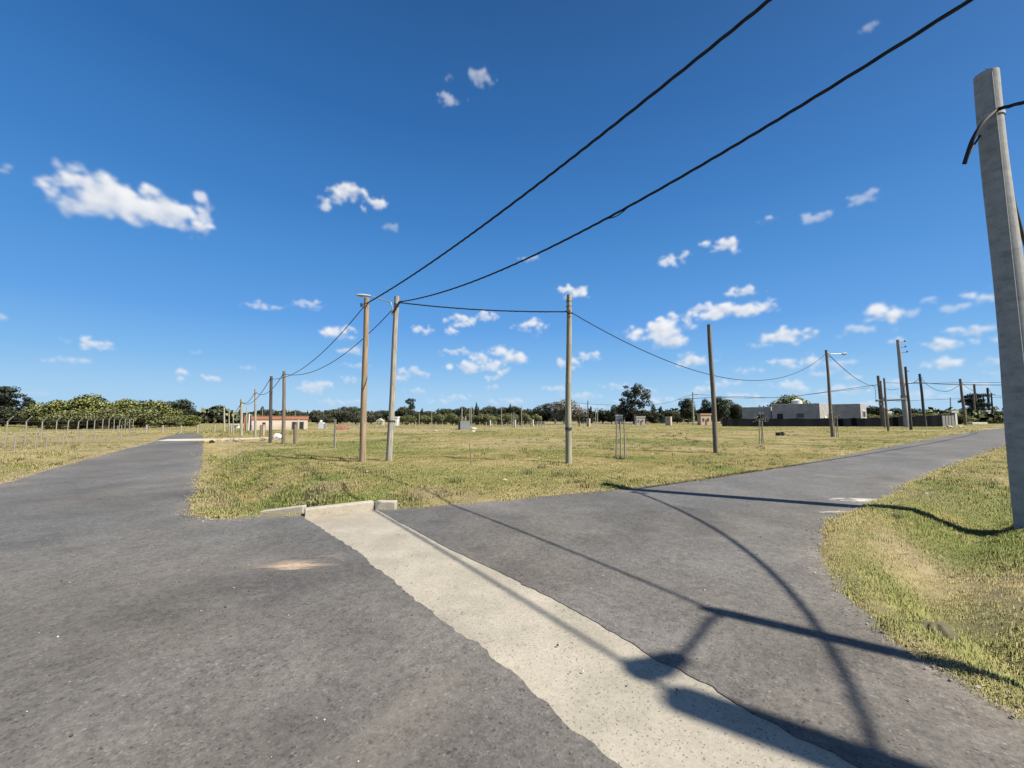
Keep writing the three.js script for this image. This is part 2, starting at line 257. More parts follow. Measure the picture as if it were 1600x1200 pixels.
// ------------------------------------------------------------------ ground: one sheet to the horizon
{
  const axis = (lo, hi, dense0, dense1, s) => { const a = []; let x = dense0; while (x < dense1) { a.push(x); x += s; } let g = s; x = dense1; while (x < hi) { a.push(x); g = Math.min(g * 1.10, 60); x += g; } a.push(hi); g = s; x = dense0; while (x > lo) { g = Math.min(g * 1.10, 60); x -= g; a.unshift(Math.max(x, lo)); } return a; };
  const xs = axis(-1600, 1600, -12, 14, .13), zs = axis(-1800, 300, -22, -1, .13);
  const pos = [], col = [], uv = [], idx = [];
  for (const z of zs) for (const x of xs) {
    const far = Math.hypot(x, z) > 260, pd = far ? 50 : pavedDist(x, z);
    pos.push(x, far ? 0 : groundY(x, z, pd), z); uv.push(x, z);
    const c = mix3(sward(x, z, pd), soil, pd < 60 && !far ? .18 : 0), n = .82 + .36 * fbm(x * 1.3 + 3, z * 1.3, 3, 133); col.push(c[0] * n, c[1] * n, c[2] * n);
  }
  const w = xs.length;
  for (let j = 0; j + 1 < zs.length; j++) for (let i = 0; i + 1 < w; i++) { const a = j * w + i; idx.push(a, a + w, a + 1, a + 1, a + w, a + w + 1); }
  const g = new THREE.BufferGeometry(); g.setAttribute('position', new THREE.Float32BufferAttribute(pos, 3)); g.setAttribute('color', new THREE.Float32BufferAttribute(col, 3)); g.setAttribute('uv', new THREE.Float32BufferAttribute(uv, 2)); g.setIndex(idx); g.computeVertexNormals();
  solo('ground', g, mTurf, 'flat grassy ground, part green and part dry straw', null, null, 'structure');
}

// ------------------------------------------------------------------ roads
function ragged(pts, step, amp, seed, closeTo = 14) {
  const out = [];
  for (let i = 0; i + 1 < pts.length; i++) {
    const a = pts[i], b = pts[i + 1], L = a.distanceTo(b), near = Math.min(a.length(), b.length()) < closeTo, n = near ? Math.min(260, Math.ceil(L / step)) : 1, nx = -(b.z - a.z) / L, nz = (b.x - a.x) / L;
    for (let k = 0; k < n; k++) { const t = k / n, x = mix(a.x, b.x, t), z = mix(a.z, b.z, t), o = near ? amp * ((fbm(x * 2.2 + seed, z * 2.2, 2, 141) - .5) * 1.6 + (fbm(x * 13 + seed, z * 13, 2, 143) - .5) * 1.1) : 0; out.push(V(x + nx * o, 0, z + nz * o)); }
  }
  out.push(pts[pts.length - 1].clone()); return out;
}
function slab(outline, y, thick, tone, minEdge = .4) {
  const v2 = outline.map((p) => new THREE.Vector2(p.x, p.z));
  const tris = THREE.ShapeUtils.triangulateShape(v2, []);
  const pos = [], uv = [], col = [];
  const put = (x, z, yy = y) => { pos.push(x, yy, z); uv.push(x, z); const c = tone(x, z); col.push(c[0], c[1], c[2]); };
  const cut = (a, b, c, depth) => {
    const e = [[a, b, c], [b, c, a], [c, a, b]].map(([p, q, r]) => [p.distanceTo(q), p, q, r]).sort((m, n) => n[0] - m[0])[0];
    const mid = e[1].clone().add(e[2]).multiplyScalar(.5), lim = Math.max(minEdge, .07 * mid.length());
    if (e[0] > lim && depth < 22) { cut(e[1], mid, e[3], depth + 1); cut(mid, e[2], e[3], depth + 1); return; }
    const up = (b.x - a.x) * (c.y - a.y) - (b.y - a.y) * (c.x - a.x) < 0;
    for (const p of up ? [a, b, c] : [a, c, b]) put(p.x, p.y);
  };
  for (const [i, j, k] of tris) cut(v2[i], v2[j], v2[k], 0);
  for (let i = 0; i < outline.length; i++) { const a = outline[i], b = outline[(i + 1) % outline.length]; put(a.x, a.z); put(b.x, b.z); put(b.x, b.z, y - thick); put(a.x, a.z); put(b.x, b.z, y - thick); put(a.x, a.z, y - thick); }
  const g = new THREE.BufferGeometry(); g.setAttribute('position', new THREE.Float32BufferAttribute(pos, 3)); g.setAttribute('uv', new THREE.Float32BufferAttribute(uv, 2)); g.setAttribute('color', new THREE.Float32BufferAttribute(col, 3)); g.computeVertexNormals();
  return g;
}
const asphTone = (x, z) => {
  const n = 1 + (fbm(x * .35, z * .35, 4, 151) - .5) * .55 + (fbm(x * 1.6 + 5, z * 1.6, 3, 153) - .5) * .3, w = fbm(x * .5 + 70, z * .5, 3, 157);
  const st = sstep(.55, .75, fbm((x * .588 + z * .809) * .35, (x * .809 - z * .588) * 1.9, 3, 159)) * .16;
  const k = z < -3 && x > -2.4 ? 1.06 : 1; const pd = Math.hypot(x, z) < 30 ? -pavedDist(x, z) : 9, e = .55 * (1 - sstep(.02, .55, pd)) * sstep(.3, .7, fbm(x * 1.3, z * 1.3 + 8, 3, 165));   // earth blown on from the verges
  const warm = .07 * (1 - sstep(2.5, 9, Math.hypot(x, z))), dk = 1 - .22 * sstep(.62, .72, fbm(x * 1.1 + 31, z * 1.1, 3, 167));
  return [k * dk * (n * (1 + .10 * (w - .5) + warm) + st) + e, k * dk * (n + st) + e * .82, k * dk * (n * (1 - .14 * (w - .5) - warm) + st) + e * .6];
};
const leftSlab = [...ragged(roadLeft, .15, .10, 3), roadLeftBack, stripLBack, ...ragged(stripL.slice().reverse(), .04, .045, 9), ...ragged(grassNose, .12, .10, 5)];
solo('road', slab(leftSlab, .012, .10, asphTone), mAsph, 'grey asphalt road running to the left past the fenced land', null, null, 'structure');
const rightSlab = [...ragged(stripR.slice(0, 3), .05, .014, 21).slice(0, -1), ...ragged(stripR.slice(2), .05, .05, 21), stripRBack, cornerBack, ...ragged(corner.slice().reverse(), .12, .09, 13), farRight, ...ragged(upper, .15, .09, 17)];
solo('road', slab(rightSlab, .007, .12, asphTone), mAsph, 'grey asphalt side road running off to the right', null, null, 'structure');
{
  const s = go(stripL[1], back, -.6), wide = V(-.809, 0, .588);
  const out = [go(stripL[0], wide, .0), ...stripL.slice(1).map((p) => go(p, wide, .22)), go(stripLBack, wide, .22), go(stripRBack, wide, -.2), ...stripR.slice(1).reverse().map((p) => go(p, wide, -.16)), stripR[0].clone()];
  const tone = (x, z) => { const n = 1 + (fbm(x * .9, z * .9, 4, 161) - .5) * .3, k = kerbLine[1], pink = bell(Math.hypot(x - k.x - .35, z - k.z), .55) * .25; return [n * (1 - pink * .12), n * (1 - pink * .4), n * (1 - pink * .55)]; };
  solo('gutter', slab(out, 0, .14, tone, .25), mStrip, 'wide pale concrete gutter strip crossing the mouth of the side road', null, null, 'structure');
}
// the kerb at the head of the gutter: three cast stones
{
  const k = thing('kerb', 'short pale concrete kerb in three stones at the head of the gutter strip', 'kerb', V(0, 0, 0));
  const stone = (a, b, ha, hb, deep, lift = 0) => {                     // a wedge-topped stone between two points
    const d = b.clone().sub(a), L = d.length(), n = V(d.z, 0, -d.x).normalize(); if (n.z > 0) n.negate();
    const g = new RoundedBoxGeometry(L, 1, deep, 3, .018), p = g.attributes.position, u = [];
    const q = d.normalize();
    for (let i = 0; i < p.count; i++) {
      const lx = p.getX(i), ly = p.getY(i), lz = p.getZ(i), t = lx / L + .5, h = mix(ha, hb, t);
      const yy = ly > 0 ? h - (.5 - ly) + (fbm(lx * 6 + a.x, lz * 6, 3, 171) - .5) * .02 : ly + .40, w = (fbm(lx * 9, ly * 9 + lz, 2, 173) - .5) * .012;
      const c = a.clone().addScaledVector(q, lx + L / 2).addScaledVector(n, lz + deep / 2 + w);
      p.setXYZ(i, c.x, yy + lift, c.z); u.push(lx + lz, yy * 1 + lz);
    }
    g.setAttribute('uv', new THREE.Float32BufferAttribute(u, 2)); g.computeVertexNormals(); return g;
  };
  part('kerb_stone', stone(G(405, 803), go(G(474, 803), V(1, 0, 0), -.015), .045, .15, .16), mKerb, k, 'low weathered kerb stone sunk into the grass');
  part('kerb_stone', stone(G(476, 808), G(584, 797), .145, .17, .19), mKerb, k, 'longest kerb stone facing the gutter');
  part('kerb_stone', stone(G(585.2, 797), G(617, 797), .17, .165, .19), mKerb, k, 'short square kerb stone at the right end');
}

// spilled sand, lime and dust lying on the asphalt
function patchTex(seed, soft, fine = 4) { return makeTex(256, 1, (u, v) => { const d = Math.hypot(u - .5, v - .5) * 2, n = fbm(u * fine, v * fine * 1.8, 5, seed), f = fbm(u * 40, v * 40, 2, seed + 3); const a = sstep(.0, soft, 1 - d + (n - .5) * (fine > 4 ? 2.6 : 1.2) - .25) * (.65 + .7 * (f - .25)); return [a, a, a]; }); }
function patch(name, px, py, w, d, turn, y, rgb, seed, soft, label, k = 1, fine = 4) {
  const t = patchTex(seed, soft, fine); t.wrapS = t.wrapT = THREE.ClampToEdgeWrapping;
  const m = M(rgb[0], rgb[1], rgb[2], 1, { alphaMap: t, transparent: true, opacity: k });
  const g = new THREE.PlaneGeometry(w, d, 10, 10); g.rotateX(-Math.PI / 2); g.rotateY(turn); const c = G(px, py), p = g.attributes.position;
  for (let i = 0; i < p.count; i++) { const r = 1 - 2 * Math.hypot(g.attributes.uv.getX(i) - .5, g.attributes.uv.getY(i) - .5); p.setY(i, Math.max(0, r) * .012); }
  g.translate(c.x, y, c.z); g.computeVertexNormals();
  return solo(name, g, m, label, null, null, 'stuff');
}
const RA = .016, RB = .011;
patch('spilled_sand', 462, 885, 1.6, .7, .12, RA, [.54, .42, .31], 201, 1.0, 'orange sand spilled on the asphalt left of the gutter strip');
patch('spilled_sand', 520, 872, .8, .6, .3, RA + .004, [.52, .43, .34], 203, 1.2, 'thin film of sand dust beside the orange spill', .45);
patch('spilled_lime', 1346, 782, 1.6, .62, -.25, RB, [.72, .68, .62], 205, .45, 'white dried lime spilled at the grass edge of the side road', 1, 9);
patch('spilled_lime', 1310, 801, 1.0, .22, .05, RB + .004, [.70, .66, .6], 207, .4, 'thin white lime streak beside the pole shadow', .8, 9);
patch('road_dust', 1160, 700 + 130, 3.5, 2.5, .4, RB, [.46, .41, .36], 209, 1.3, 'faint pale dust film on the side road', .22);
patch('road_dust', 300, 900, 4, 2.4, .5, RA, [.46, .42, .37], 211, 1.3, 'faint pale dust film on the road left of the sand', .22);
patch('road_dust', 640, 1120, 2.4, 1.2, .9, RA, [.50, .44, .38], 213, 1.2, 'dusty worn asphalt at the near edge of the gutter', .25);
patch('road_dust', 250, 760, 4, 2, .8, RA, [.48, .45, .42], 215, 1.2, 'pale dust smears across the left road', .25);
// pale earth track crossing the far end of the left road
{
  const s = new THREE.Shape(); const pts = L2([[246, 689.3], [262, 686.9], [300, 686.3], [350, 685.4], [400, 684.2], [430, 683.4], [432, 683.9], [400, 685.2], [360, 687.0], [320, 689.0], [275, 689.4]]);
  const g = slab(pts, .036, .07, (x, z) => { const n = .85 + .3 * fbm(x, z, 3, 181), w = sstep(-31, -23, x); return [n * mix(.78, .68, w), n * mix(.76, .56, w), n * mix(.70, .36, w)]; }, 1);
  solo('dirt_track', g, M(.8, .8, .8, 1, { vertexColors: true }), 'pale sandy track crossing the far end of the left road', null, null, 'structure');
}
{ // loose chips and crumbs on the asphalt
  const g = new THREE.IcosahedronGeometry(1, 0), p = g.attributes.position; for (let i = 0; i < p.count; i++) p.setY(i, p.getY(i) * .55);
  const n = 620, im = new THREE.InstancedMesh(g, M(.5, .48, .45, .9), n), o = new THREE.Object3D(), c = new THREE.Color(); let k = 0; rnd = mul32(77);
  while (k < n) {
    const near = rnd() < .55, x = near ? rr(-5, 4) : rr(-11, 8), z = near ? rr(-7, -1.2) : rr(-13, -2); if (pavedDist(x, z) > -.03) continue;
    const s = .003 + .009 * Math.pow(rnd(), 4), strip = x > -3.9;
    o.position.set(x, .016 + s * .3, z); o.rotation.set(rr(-.4, .4), rr(0, 6), rr(-.4, .4)); o.scale.setScalar(s); o.updateMatrix(); im.setMatrixAt(k, o.matrix);
    const v = rnd(); c.setRGB(...(v < .45 ? [.12, .11, .10] : v < .85 ? [.75, .7, .65] : [1.3, 1.2, 1.1])); im.setColorAt(k, c); k++;
  }
  im.name = 'loose_chips'; im.castShadow = im.receiveShadow = true; scene.add(im); tag(im, 'small stone chips scattered over the asphalt', null, null, 'stuff');
}

{ // crumbled asphalt and earth along the road edges
  const g = new THREE.IcosahedronGeometry(1, 0), p = g.attributes.position; for (let i = 0; i < p.count; i++) p.setY(i, p.getY(i) * .5);
  const edges = [corner, upper.slice(6), grassNose.slice(0, 8), roadLeft.slice(2)], spots = []; rnd = mul32(79);
  while (spots.length < 3200) {
    const e = edges[Math.floor(rnd() * 4)], i = Math.floor(rnd() * (e.length - 1)), t = rnd(), a = e[i], b = e[i + 1], L = a.distanceTo(b); if (L > 6 && rnd() < .3) continue;
    const o = (rnd() + rnd() - 1) * .30, x = mix(a.x, b.x, t) - (b.z - a.z) / L * o, z = mix(a.z, b.z, t) + (b.x - a.x) / L * o; if (fbm(x * 1.4, z * 1.4, 2, 199) < .42) continue;
    const pd = pavedDist(x, z), s = .004 + .012 * Math.pow(rnd(), 3); spots.push([x, (pd < 0 ? .014 : groundY(x, z, pd)) + s * .3, z, s, rnd()]);
  }
  const im = new THREE.InstancedMesh(g, M(1, 1, 1, .95), spots.length), o = new THREE.Object3D(), c = new THREE.Color();
  spots.forEach(([x, y, z, s, v], i) => { o.position.set(x, y, z); o.rotation.set(v - .5, v * 40, .5 - v); o.scale.setScalar(s); o.updateMatrix(); im.setMatrixAt(i, o.matrix); c.setRGB(...(v < .4 ? [.14, .135, .13] : v < .8 ? [.40, .31, .21] : [.5, .46, .4])); im.setColorAt(i, c); });
  im.name = 'edge_crumbs'; im.castShadow = im.receiveShadow = true; scene.add(im); tag(im, 'crumbs of asphalt and earth along the road edges', null, null, 'stuff');
}

// ------------------------------------------------------------------ poles
function shaft(base, top, r0, r1, bury = .3, seg = 14, rows = 16, seed = 1, tile = 1.6) {
  const d = top.clone().sub(base), L = d.length() + bury, u = d.clone().normalize();
  const g = new THREE.CylinderGeometry(r1, r0, L, seg, rows, false); g.translate(0, L / 2 - bury, 0);
  const p = g.attributes.position, uv = g.attributes.uv;
  for (let i = 0; i < p.count; i++) { const y = p.getY(i), a = Math.atan2(p.getZ(i), p.getX(i)), k = 1 + .05 * (fbm(a * 1.2 + seed, y * .6, 2, seed) - .5), wob = .012 * Math.min(1, L / 6); p.setX(i, p.getX(i) * k + wob * Math.sin(y * 1.1 + seed)); p.setZ(i, p.getZ(i) * k + wob * Math.cos(y * .8 + seed)); uv.setY(i, y / tile); uv.setX(i, uv.getX(i) * 1 + seed * .13); }
  g.computeVertexNormals(); g.applyQuaternion(new THREE.Quaternion().setFromUnitVectors(V(0, 1, 0), u)); return g;
}
const P2D = (px, py) => -G(px, py).z;
// a pole whose group stands at its foot; top is given in the world
function pole(label, base, top, r0, r1, mat, group, name = 'utility_pole', cat = 'utility pole', seed = 1) {
  const foot = drop(base), t = thing(name, label, cat, foot, group);
  part('shaft', shaft(V(0, 0, 0), top.clone().sub(foot), r0, r1, .3, 14, 16, seed), mat, t);
  return t;
}
const along = (base, top, k) => base.clone().lerp(top, k);
function band(t, base, top, k, r, h, mat = mDarkSteel, name = 'band') { const c = along(base, top, k).sub(t.position), g = new THREE.CylinderGeometry(r, r, h, 14, 1, true); g.translate(c.x, c.y, c.z); return part(name, g, mat, t); }
function clampHook(t, c, side) {                                        // suspension clamp that carries the cable
  const p = c.clone().sub(t.position), q = p.clone().add(side);
  part('cable_clamp', mergeGeometries([rod(p, q, .02, .016), box(.09, .14, .06, q.x, q.y - .03, q.z)]), mDarkSteel, t);
}
function lampArm(t, a, b, headDir, headLen, s = 1, via) {                     // bracket, curved arm and luminaire
  const o = t.position, A = a.clone().sub(o), B = b.clone().sub(o), dir = headDir.clone().normalize();
  const bend = V(A.x + (B.x - A.x) * .18, mix(A.y, B.y, .85), A.z + (B.z - A.z) * .18);
  part('lamp_arm', mergeGeometries([polyTube(via ? [A, ...via.map((v) => v.clone().sub(o)), B] : [A, A.clone().lerp(bend, .5), bend, bend.clone().lerp(B, .5), B], .028 * s, 30, 8), rbox(.09 * s, .32 * s, .09 * s, .01, A.x, A.y + .05, A.z)]), mSteel, t);
  const g = new THREE.SphereGeometry(.5, 20, 12), p = g.attributes.position;
  for (let i = 0; i < p.count; i++) { let x = p.getX(i), y = p.getY(i), z = p.getZ(i); const k = x < 0 ? .72 : 1; p.setXYZ(i, Math.sign(x) * Math.pow(Math.abs(x) * 2, .7) / 2 * headLen, (y < 0 ? y * .5 : y) * .16 * s, Math.sign(z) * Math.pow(Math.abs(z) * 2, .7) / 2 * .28 * s * k); }
  g.computeVertexNormals(); const yaw = Math.atan2(-dir.z, dir.x); g.rotateZ(.06); g.rotateY(yaw); const c = B.clone().addScaledVector(dir, headLen * .42); g.translate(c.x, c.y, c.z);
  const head = part('lamp_head', g, mLampGrey, t);
  const l = new THREE.SphereGeometry(.5, 14, 8, 0, 6.3, Math.PI / 2, Math.PI / 2); l.scale(headLen * .5, .10 * s, .2 * s); l.rotateY(yaw); l.translate(c.x + dir.x * headLen * .1, c.y - .035 * s, c.z + dir.z * headLen * .1); part('lens', l, mLens, head);
}
const poleAt = (bx, by, tx, ty) => { const b = G(bx, by); return [b, AT(tx, ty, -b.z)]; };

const [b1, t1] = poleAt(566, 724, 573, 466), [b2, t2] = poleAt(608, 722, 620, 463), [b3, t3] = poleAt(888, 727, 889, 461), [b4, t4] = poleAt(1119, 710, 1108, 507), [b5, t5] = poleAt(1301, 683, 1291, 547), [b6, t6] = poleAt(443, 694, 444, 580), [b7, t7] = poleAt(422, 692, 424, 588), [b8, t8] = poleAt(399, 683, 399, 608), [b9, t9] = poleAt(377, 680, 377.5, 624);
const p1 = pole('orange-brown timber pole of the middle pair, left of the grey one', b1, t1, .135, .105, woodTone.orange, 0, undefined, undefined, 2);
const p2 = pole('grey weathered timber pole carrying a street lamp arm, right of the orange-brown one', b2, t2, .135, .105, woodTone.grey, 0, undefined, undefined, 5);
const p3 = pole('mossy grey timber pole with a dark band, alone in mid field', b3, t3, .13, .10, woodTone.mossy, 0, undefined, undefined, 8);
const p4 = pole('bare brown timber pole without cable beside the side road', b4, t4, .125, .10, woodTone.brown, 0, undefined, undefined, 11);
const p5 = pole('leaning timber pole with lamp arm in front of the grey house', b5, t5, .15, .11, woodTone.brown, 0, undefined, undefined, 14);
const p6 = pole('timber pole to the right of its pair in front of the cream house', b6, t6, .125, .10, woodTone.brown, 0, undefined, undefined, 17);
const p7 = pole('darker timber pole to the left of its pair in front of the cream house', b7, t7, .12, .095, woodTone.dark, 0, undefined, undefined, 20);
const p8 = pole('thin timber pole at the left end of the cream house', b8, t8, .11, .09, woodTone.grey, 0, undefined, undefined, 23);
const p9 = pole('short thick timber pole with a brace, left of the cream house', b9, t9, .16, .13, woodTone.mossy, 0, undefined, undefined, 26);
part('brace', rod(V(-.9, 2.0, .2), V(-.05, 3.6, 0), .06, .05), woodTone.mossy, p9);
band(p2, b2, t2, .24, .142, .09); band(p3, b3, t3, .21, .142, .10);
for (const k of [.96, .93]) band(p3, b3, t3, k, .116, .03);
band(p1, b1, t1, .965, .115, .035); band(p2, b2, t2, .95, .116, .035);
{ const pl = band(p2, b2, t2, .20, .14, .04, mSteel); pl.name = 'band'; }
lampArm(p2, AT(613, 489, 17.8), AT(578, 462.3, 17.7), V(-1, .04, 0), .66, .8, [AT(612.6, 482, 17.8), AT(612, 476, 17.8), AT(610.8, 473, 17.8), AT(607.5, 471.2, 17.8), AT(600, 469, 17.78), AT(589, 465.8, 17.74)]);
lampArm(p5, AT(1294, 556, 40.2), AT(1315, 553, 40.2), V(1, 0, 0), .5, 1.6);

// the big concrete pole and its neighbours just out of frame, whose shadows fall on the road
const bBig = G(1614, 813), tBig = AT(1541.5, 116, -bBig.z);
const big = thing('concrete_pole', 'tall smooth concrete pole at the right edge with a cut cable hanging', 'concrete pole', drop(bBig));
part('shaft', shaft(V(0, 0, 0), tBig.clone().sub(big.position), .232, .180, .4, 28, 24, 3, 2.6), mCast, big);
{
  const o = big.position, up = tBig.clone().sub(bBig).normalize(), bp = (k, a, r) => along(bBig, tBig, k).add(V(Math.cos(a) * r, 0, Math.sin(a) * r)).sub(o);
  const seam = []; for (let i = 0; i <= 12; i++) { const k = .02 + .97 * i / 12; seam.push(bp(k, 2.05, mix(.233, .181, k) + .001)); }
  part('mould_seam', polyTube(seam, .006, 40, 5), M(.62, .62, .60, .8), big);
  const st = new THREE.CylinderGeometry(.190, .1915, .055, 28, 1, true), c = bp(.895, 0, 0); st.applyQuaternion(new THREE.Quaternion().setFromUnitVectors(V(0, 1, 0), up)); st.translate(c.x, c.y, c.z); part('steel_strap', st, M(.42, .42, .41, .8), big);
  const cap = bp(1, 0, 0); part('wire_hook', polyTube([cap.clone().add(V(.02, 0, 0)), cap.clone().add(V(.03, .06, .0)), cap.clone().add(V(.0, .11, .02)), cap.clone().add(V(-.03, .13, .01))], .006, 14, 5), mDarkSteel, big);
}
const tipOf = (px, py, h) => G(px, py).addScaledVector(SUN, h / SUN.y);  // what stands at height h and throws its shadow there
const t1top = tipOf(1070, 1095, 8.75), t2top = tipOf(1115, 955, 7.75);
const q1 = thing('concrete_pole', 'thick concrete pole just right of the viewer throwing a broad shadow', 'concrete pole', V(t1top.x + .1, 0, t1top.z + 1.2));
part('shaft', shaft(V(0, 0, 0), t1top.clone().sub(q1.position), .22, .165, .4, 24, 20, 9, 2.6), mCast, q1);
const q2 = thing('utility_pole', 'timber street lamp pole just right of the viewer throwing a thin shadow', 'utility pole', V(t2top.x + .05, 0, t2top.z + 1.0));
part('shaft', shaft(V(0, 0, 0), t2top.clone().sub(q2.position), .12, .09, .4, 14, 16, 12), woodTone.grey, q2);
{ const j = G(1168, 984), h = (q2.position.x - j.x) / SUN.x * SUN.y, a = V(t2top.x + .02, h, t2top.z), e = tipOf(1062, 1027, h + .10), d = tipOf(1010, 1046, h + .10).sub(e); lampArm(q2, a, e, d, .56, 1.15); }

// ------------------------------------------------------------------ overhead cables
function sag(a, b, s, n) { const o = []; for (let i = 0; i <= n; i++) { const t = i / n, p = a.clone().lerp(b, t); p.y -= 4 * s * t * (1 - t); o.push(p); } return o; }
function bundle(pts, r, off, pitch, strands = 3, seg = 260, rad = 5) {   // cores twisted round each other
  const c = new THREE.CatmullRomCurve3(pts), L = c.getLength(), gs = [];
  for (let k = 0; k < strands; k++) {
    const q = []; for (let i = 0; i <= seg; i++) { const t = i / seg, p = c.getPointAt(t), d = c.getTangentAt(t), s = V(-d.z, 0, d.x).normalize(), u = s.clone().cross(d), irr = Math.sin(t * 37) * .8, a = t * L / pitch * 6.283 + irr + k * 6.283 / strands; q.push(p.addScaledVector(s, Math.cos(a) * off).addScaledVector(u, Math.sin(a) * off)); }
    gs.push(new THREE.TubeGeometry(new THREE.CatmullRomCurve3(q), seg, r, rad, false));
  }
  return mergeGeometries(gs);
}
function cable(label, a, b, s, r = .018, twisted = false, pitch = 1.1) { return solo('overhead_cable', twisted ? bundle(sag(a, b, s, 40), r, r * .85, pitch) : polyTube(sag(a, b, s, 24), r, 48, 5), mCable, label, 'cable'); }
const a1 = AT(573, 474, -b1.z), a2 = AT(622, 472, -b2.z), a3 = AT(888, 487, -b3.z);
cable('thick twisted black cable, upper of the two crossing the sky overhead', a1, t1top.clone(), .6, .016, true);
const w2 = cable('twisted black cable, lower of the two crossing the sky overhead', a2, t2top.clone(), 1.1, .015, true);
cable('taut black cable between the lamp pole and the mossy mid field pole', AT(626, 473, -b2.z), a3, .12, .016, true, 1.3);
cable('sagging black cable from the mossy mid field pole toward the leaning lamp pole', AT(892, 488, -b3.z), AT(1290, 553, -b5.z), 2.7, .02);
cable('black cable falling left from the orange-brown pole', AT(571, 476, -b1.z), AT(423, 592, -b7.z), .9, .018);
cable('black cable falling left from the grey lamp pole', AT(613, 484, -b2.z), AT(443, 584, -b6.z), 1.0, .018);
cable('slack cable from the darker pole of the near left pair to the far left poles', AT(422, 592, -b7.z), AT(378, 629, -b9.z), .8, .022);
cable('slack cable from the right near left pole to the thin pole by the cream house', AT(442, 585, -b6.z), AT(400, 613, -b8.z), .7, .022);
cable('cable between the thin pole and the short thick pole by the cream house', AT(398, 613, -b8.z), AT(377, 628, -b9.z), .5, .022);
{ // cable splices seen on the near span
  const sp = new THREE.CatmullRomCurve3(sag(a2, t2top, 1.1, 40)); let best = 0; for (let i = 0; i < 400; i++) { const p = sp.getPointAt(i / 400); if (p.z < 0 && (-p.x / p.z) > 0.246 && !best) best = i / 400; }
  const pts = []; for (let i = 0; i <= 8; i++) { const p = sp.getPointAt(best - .006 + .024 * i / 8); p.y -= .05 * Math.sin(i / 8 * Math.PI) + .015; pts.push(p); }
  part('splice_loop', polyTube(pts, .012, 16, 5), mCable, w2);
}
// cables of the big pole
{
  const bg = AT(1531, 192, -bBig.z).add(V(.05, 0, .05)), end = V(t1top.x - .22, 7.5, t1top.z + .1);
  const front = AT(1560, 170, -bBig.z + -.24);
  cable('thick twisted black cable leaving the big concrete pole toward the viewer', front, end, 1.0, .020, true, .8);
  const tail = [front, AT(1536, 192, -bBig.z - .26), AT(1520, 218, -bBig.z - .22), AT(1512, 240, -bBig.z - .15), AT(1507, 256, -bBig.z - .1)];
  const d = solo('cable_end', mergeGeometries([polyTube(tail, .036, 30, 8), polyTube([AT(1508, 252, -bBig.z - .1), AT(1517, 235, -bBig.z - .03), AT(1530, 214, -bBig.z + .05), AT(1540, 200, -bBig.z + .1)], .018, 20, 6)]), mCable, 'cut end of black cable hanging off the left side of the big concrete pole', 'cable');
  // shadow track along the side road shows the cable that runs away on the right
  const f1 = tipOf(1481, 687, 7.4), p0 = AT(1548, 180, -bBig.z + .05), dir = f1.clone().sub(p0); const e = p0.clone().addScaledVector(dir, 1.6); e.y = 8.2;
  cable('thin black cable running away from the big concrete pole along the side road', p0, e, .9, .045);
  const qb = thing('utility_pole', 'timber pole out of frame on the right verge of the side road', 'utility pole', V(e.x, 0, e.z)); part('shaft', shaft(V(0, 0, 0), V(0, 7.8, 0), .12, .09), woodTone.brown, qb);
}
// clamps and loose cable tails on the near poles
clampHook(p1, AT(570, 476, -b1.z + -.1), V(-.12, 0, .05)); clampHook(p2, AT(617, 478, -b2.z - .1), V(.1, .02, .05)); clampHook(p3, AT(889, 487, -b3.z - .1), V(0, 0, .06));
part('cable_tail', polyTube([AT(628, 470, 17.8), AT(622, 476, 17.75), AT(617, 484, 17.75), AT(613, 488, 17.75)].map((v) => v.sub(p2.position)), .03, 20, 6), mCable, p2);
part('cable_tail', polyTube([AT(884, 486, 16.6), AT(889, 489, 16.5), AT(895, 489, 16.55)].map((v) => v.sub(p3.position)), .03, 14, 6), mCable, p3);

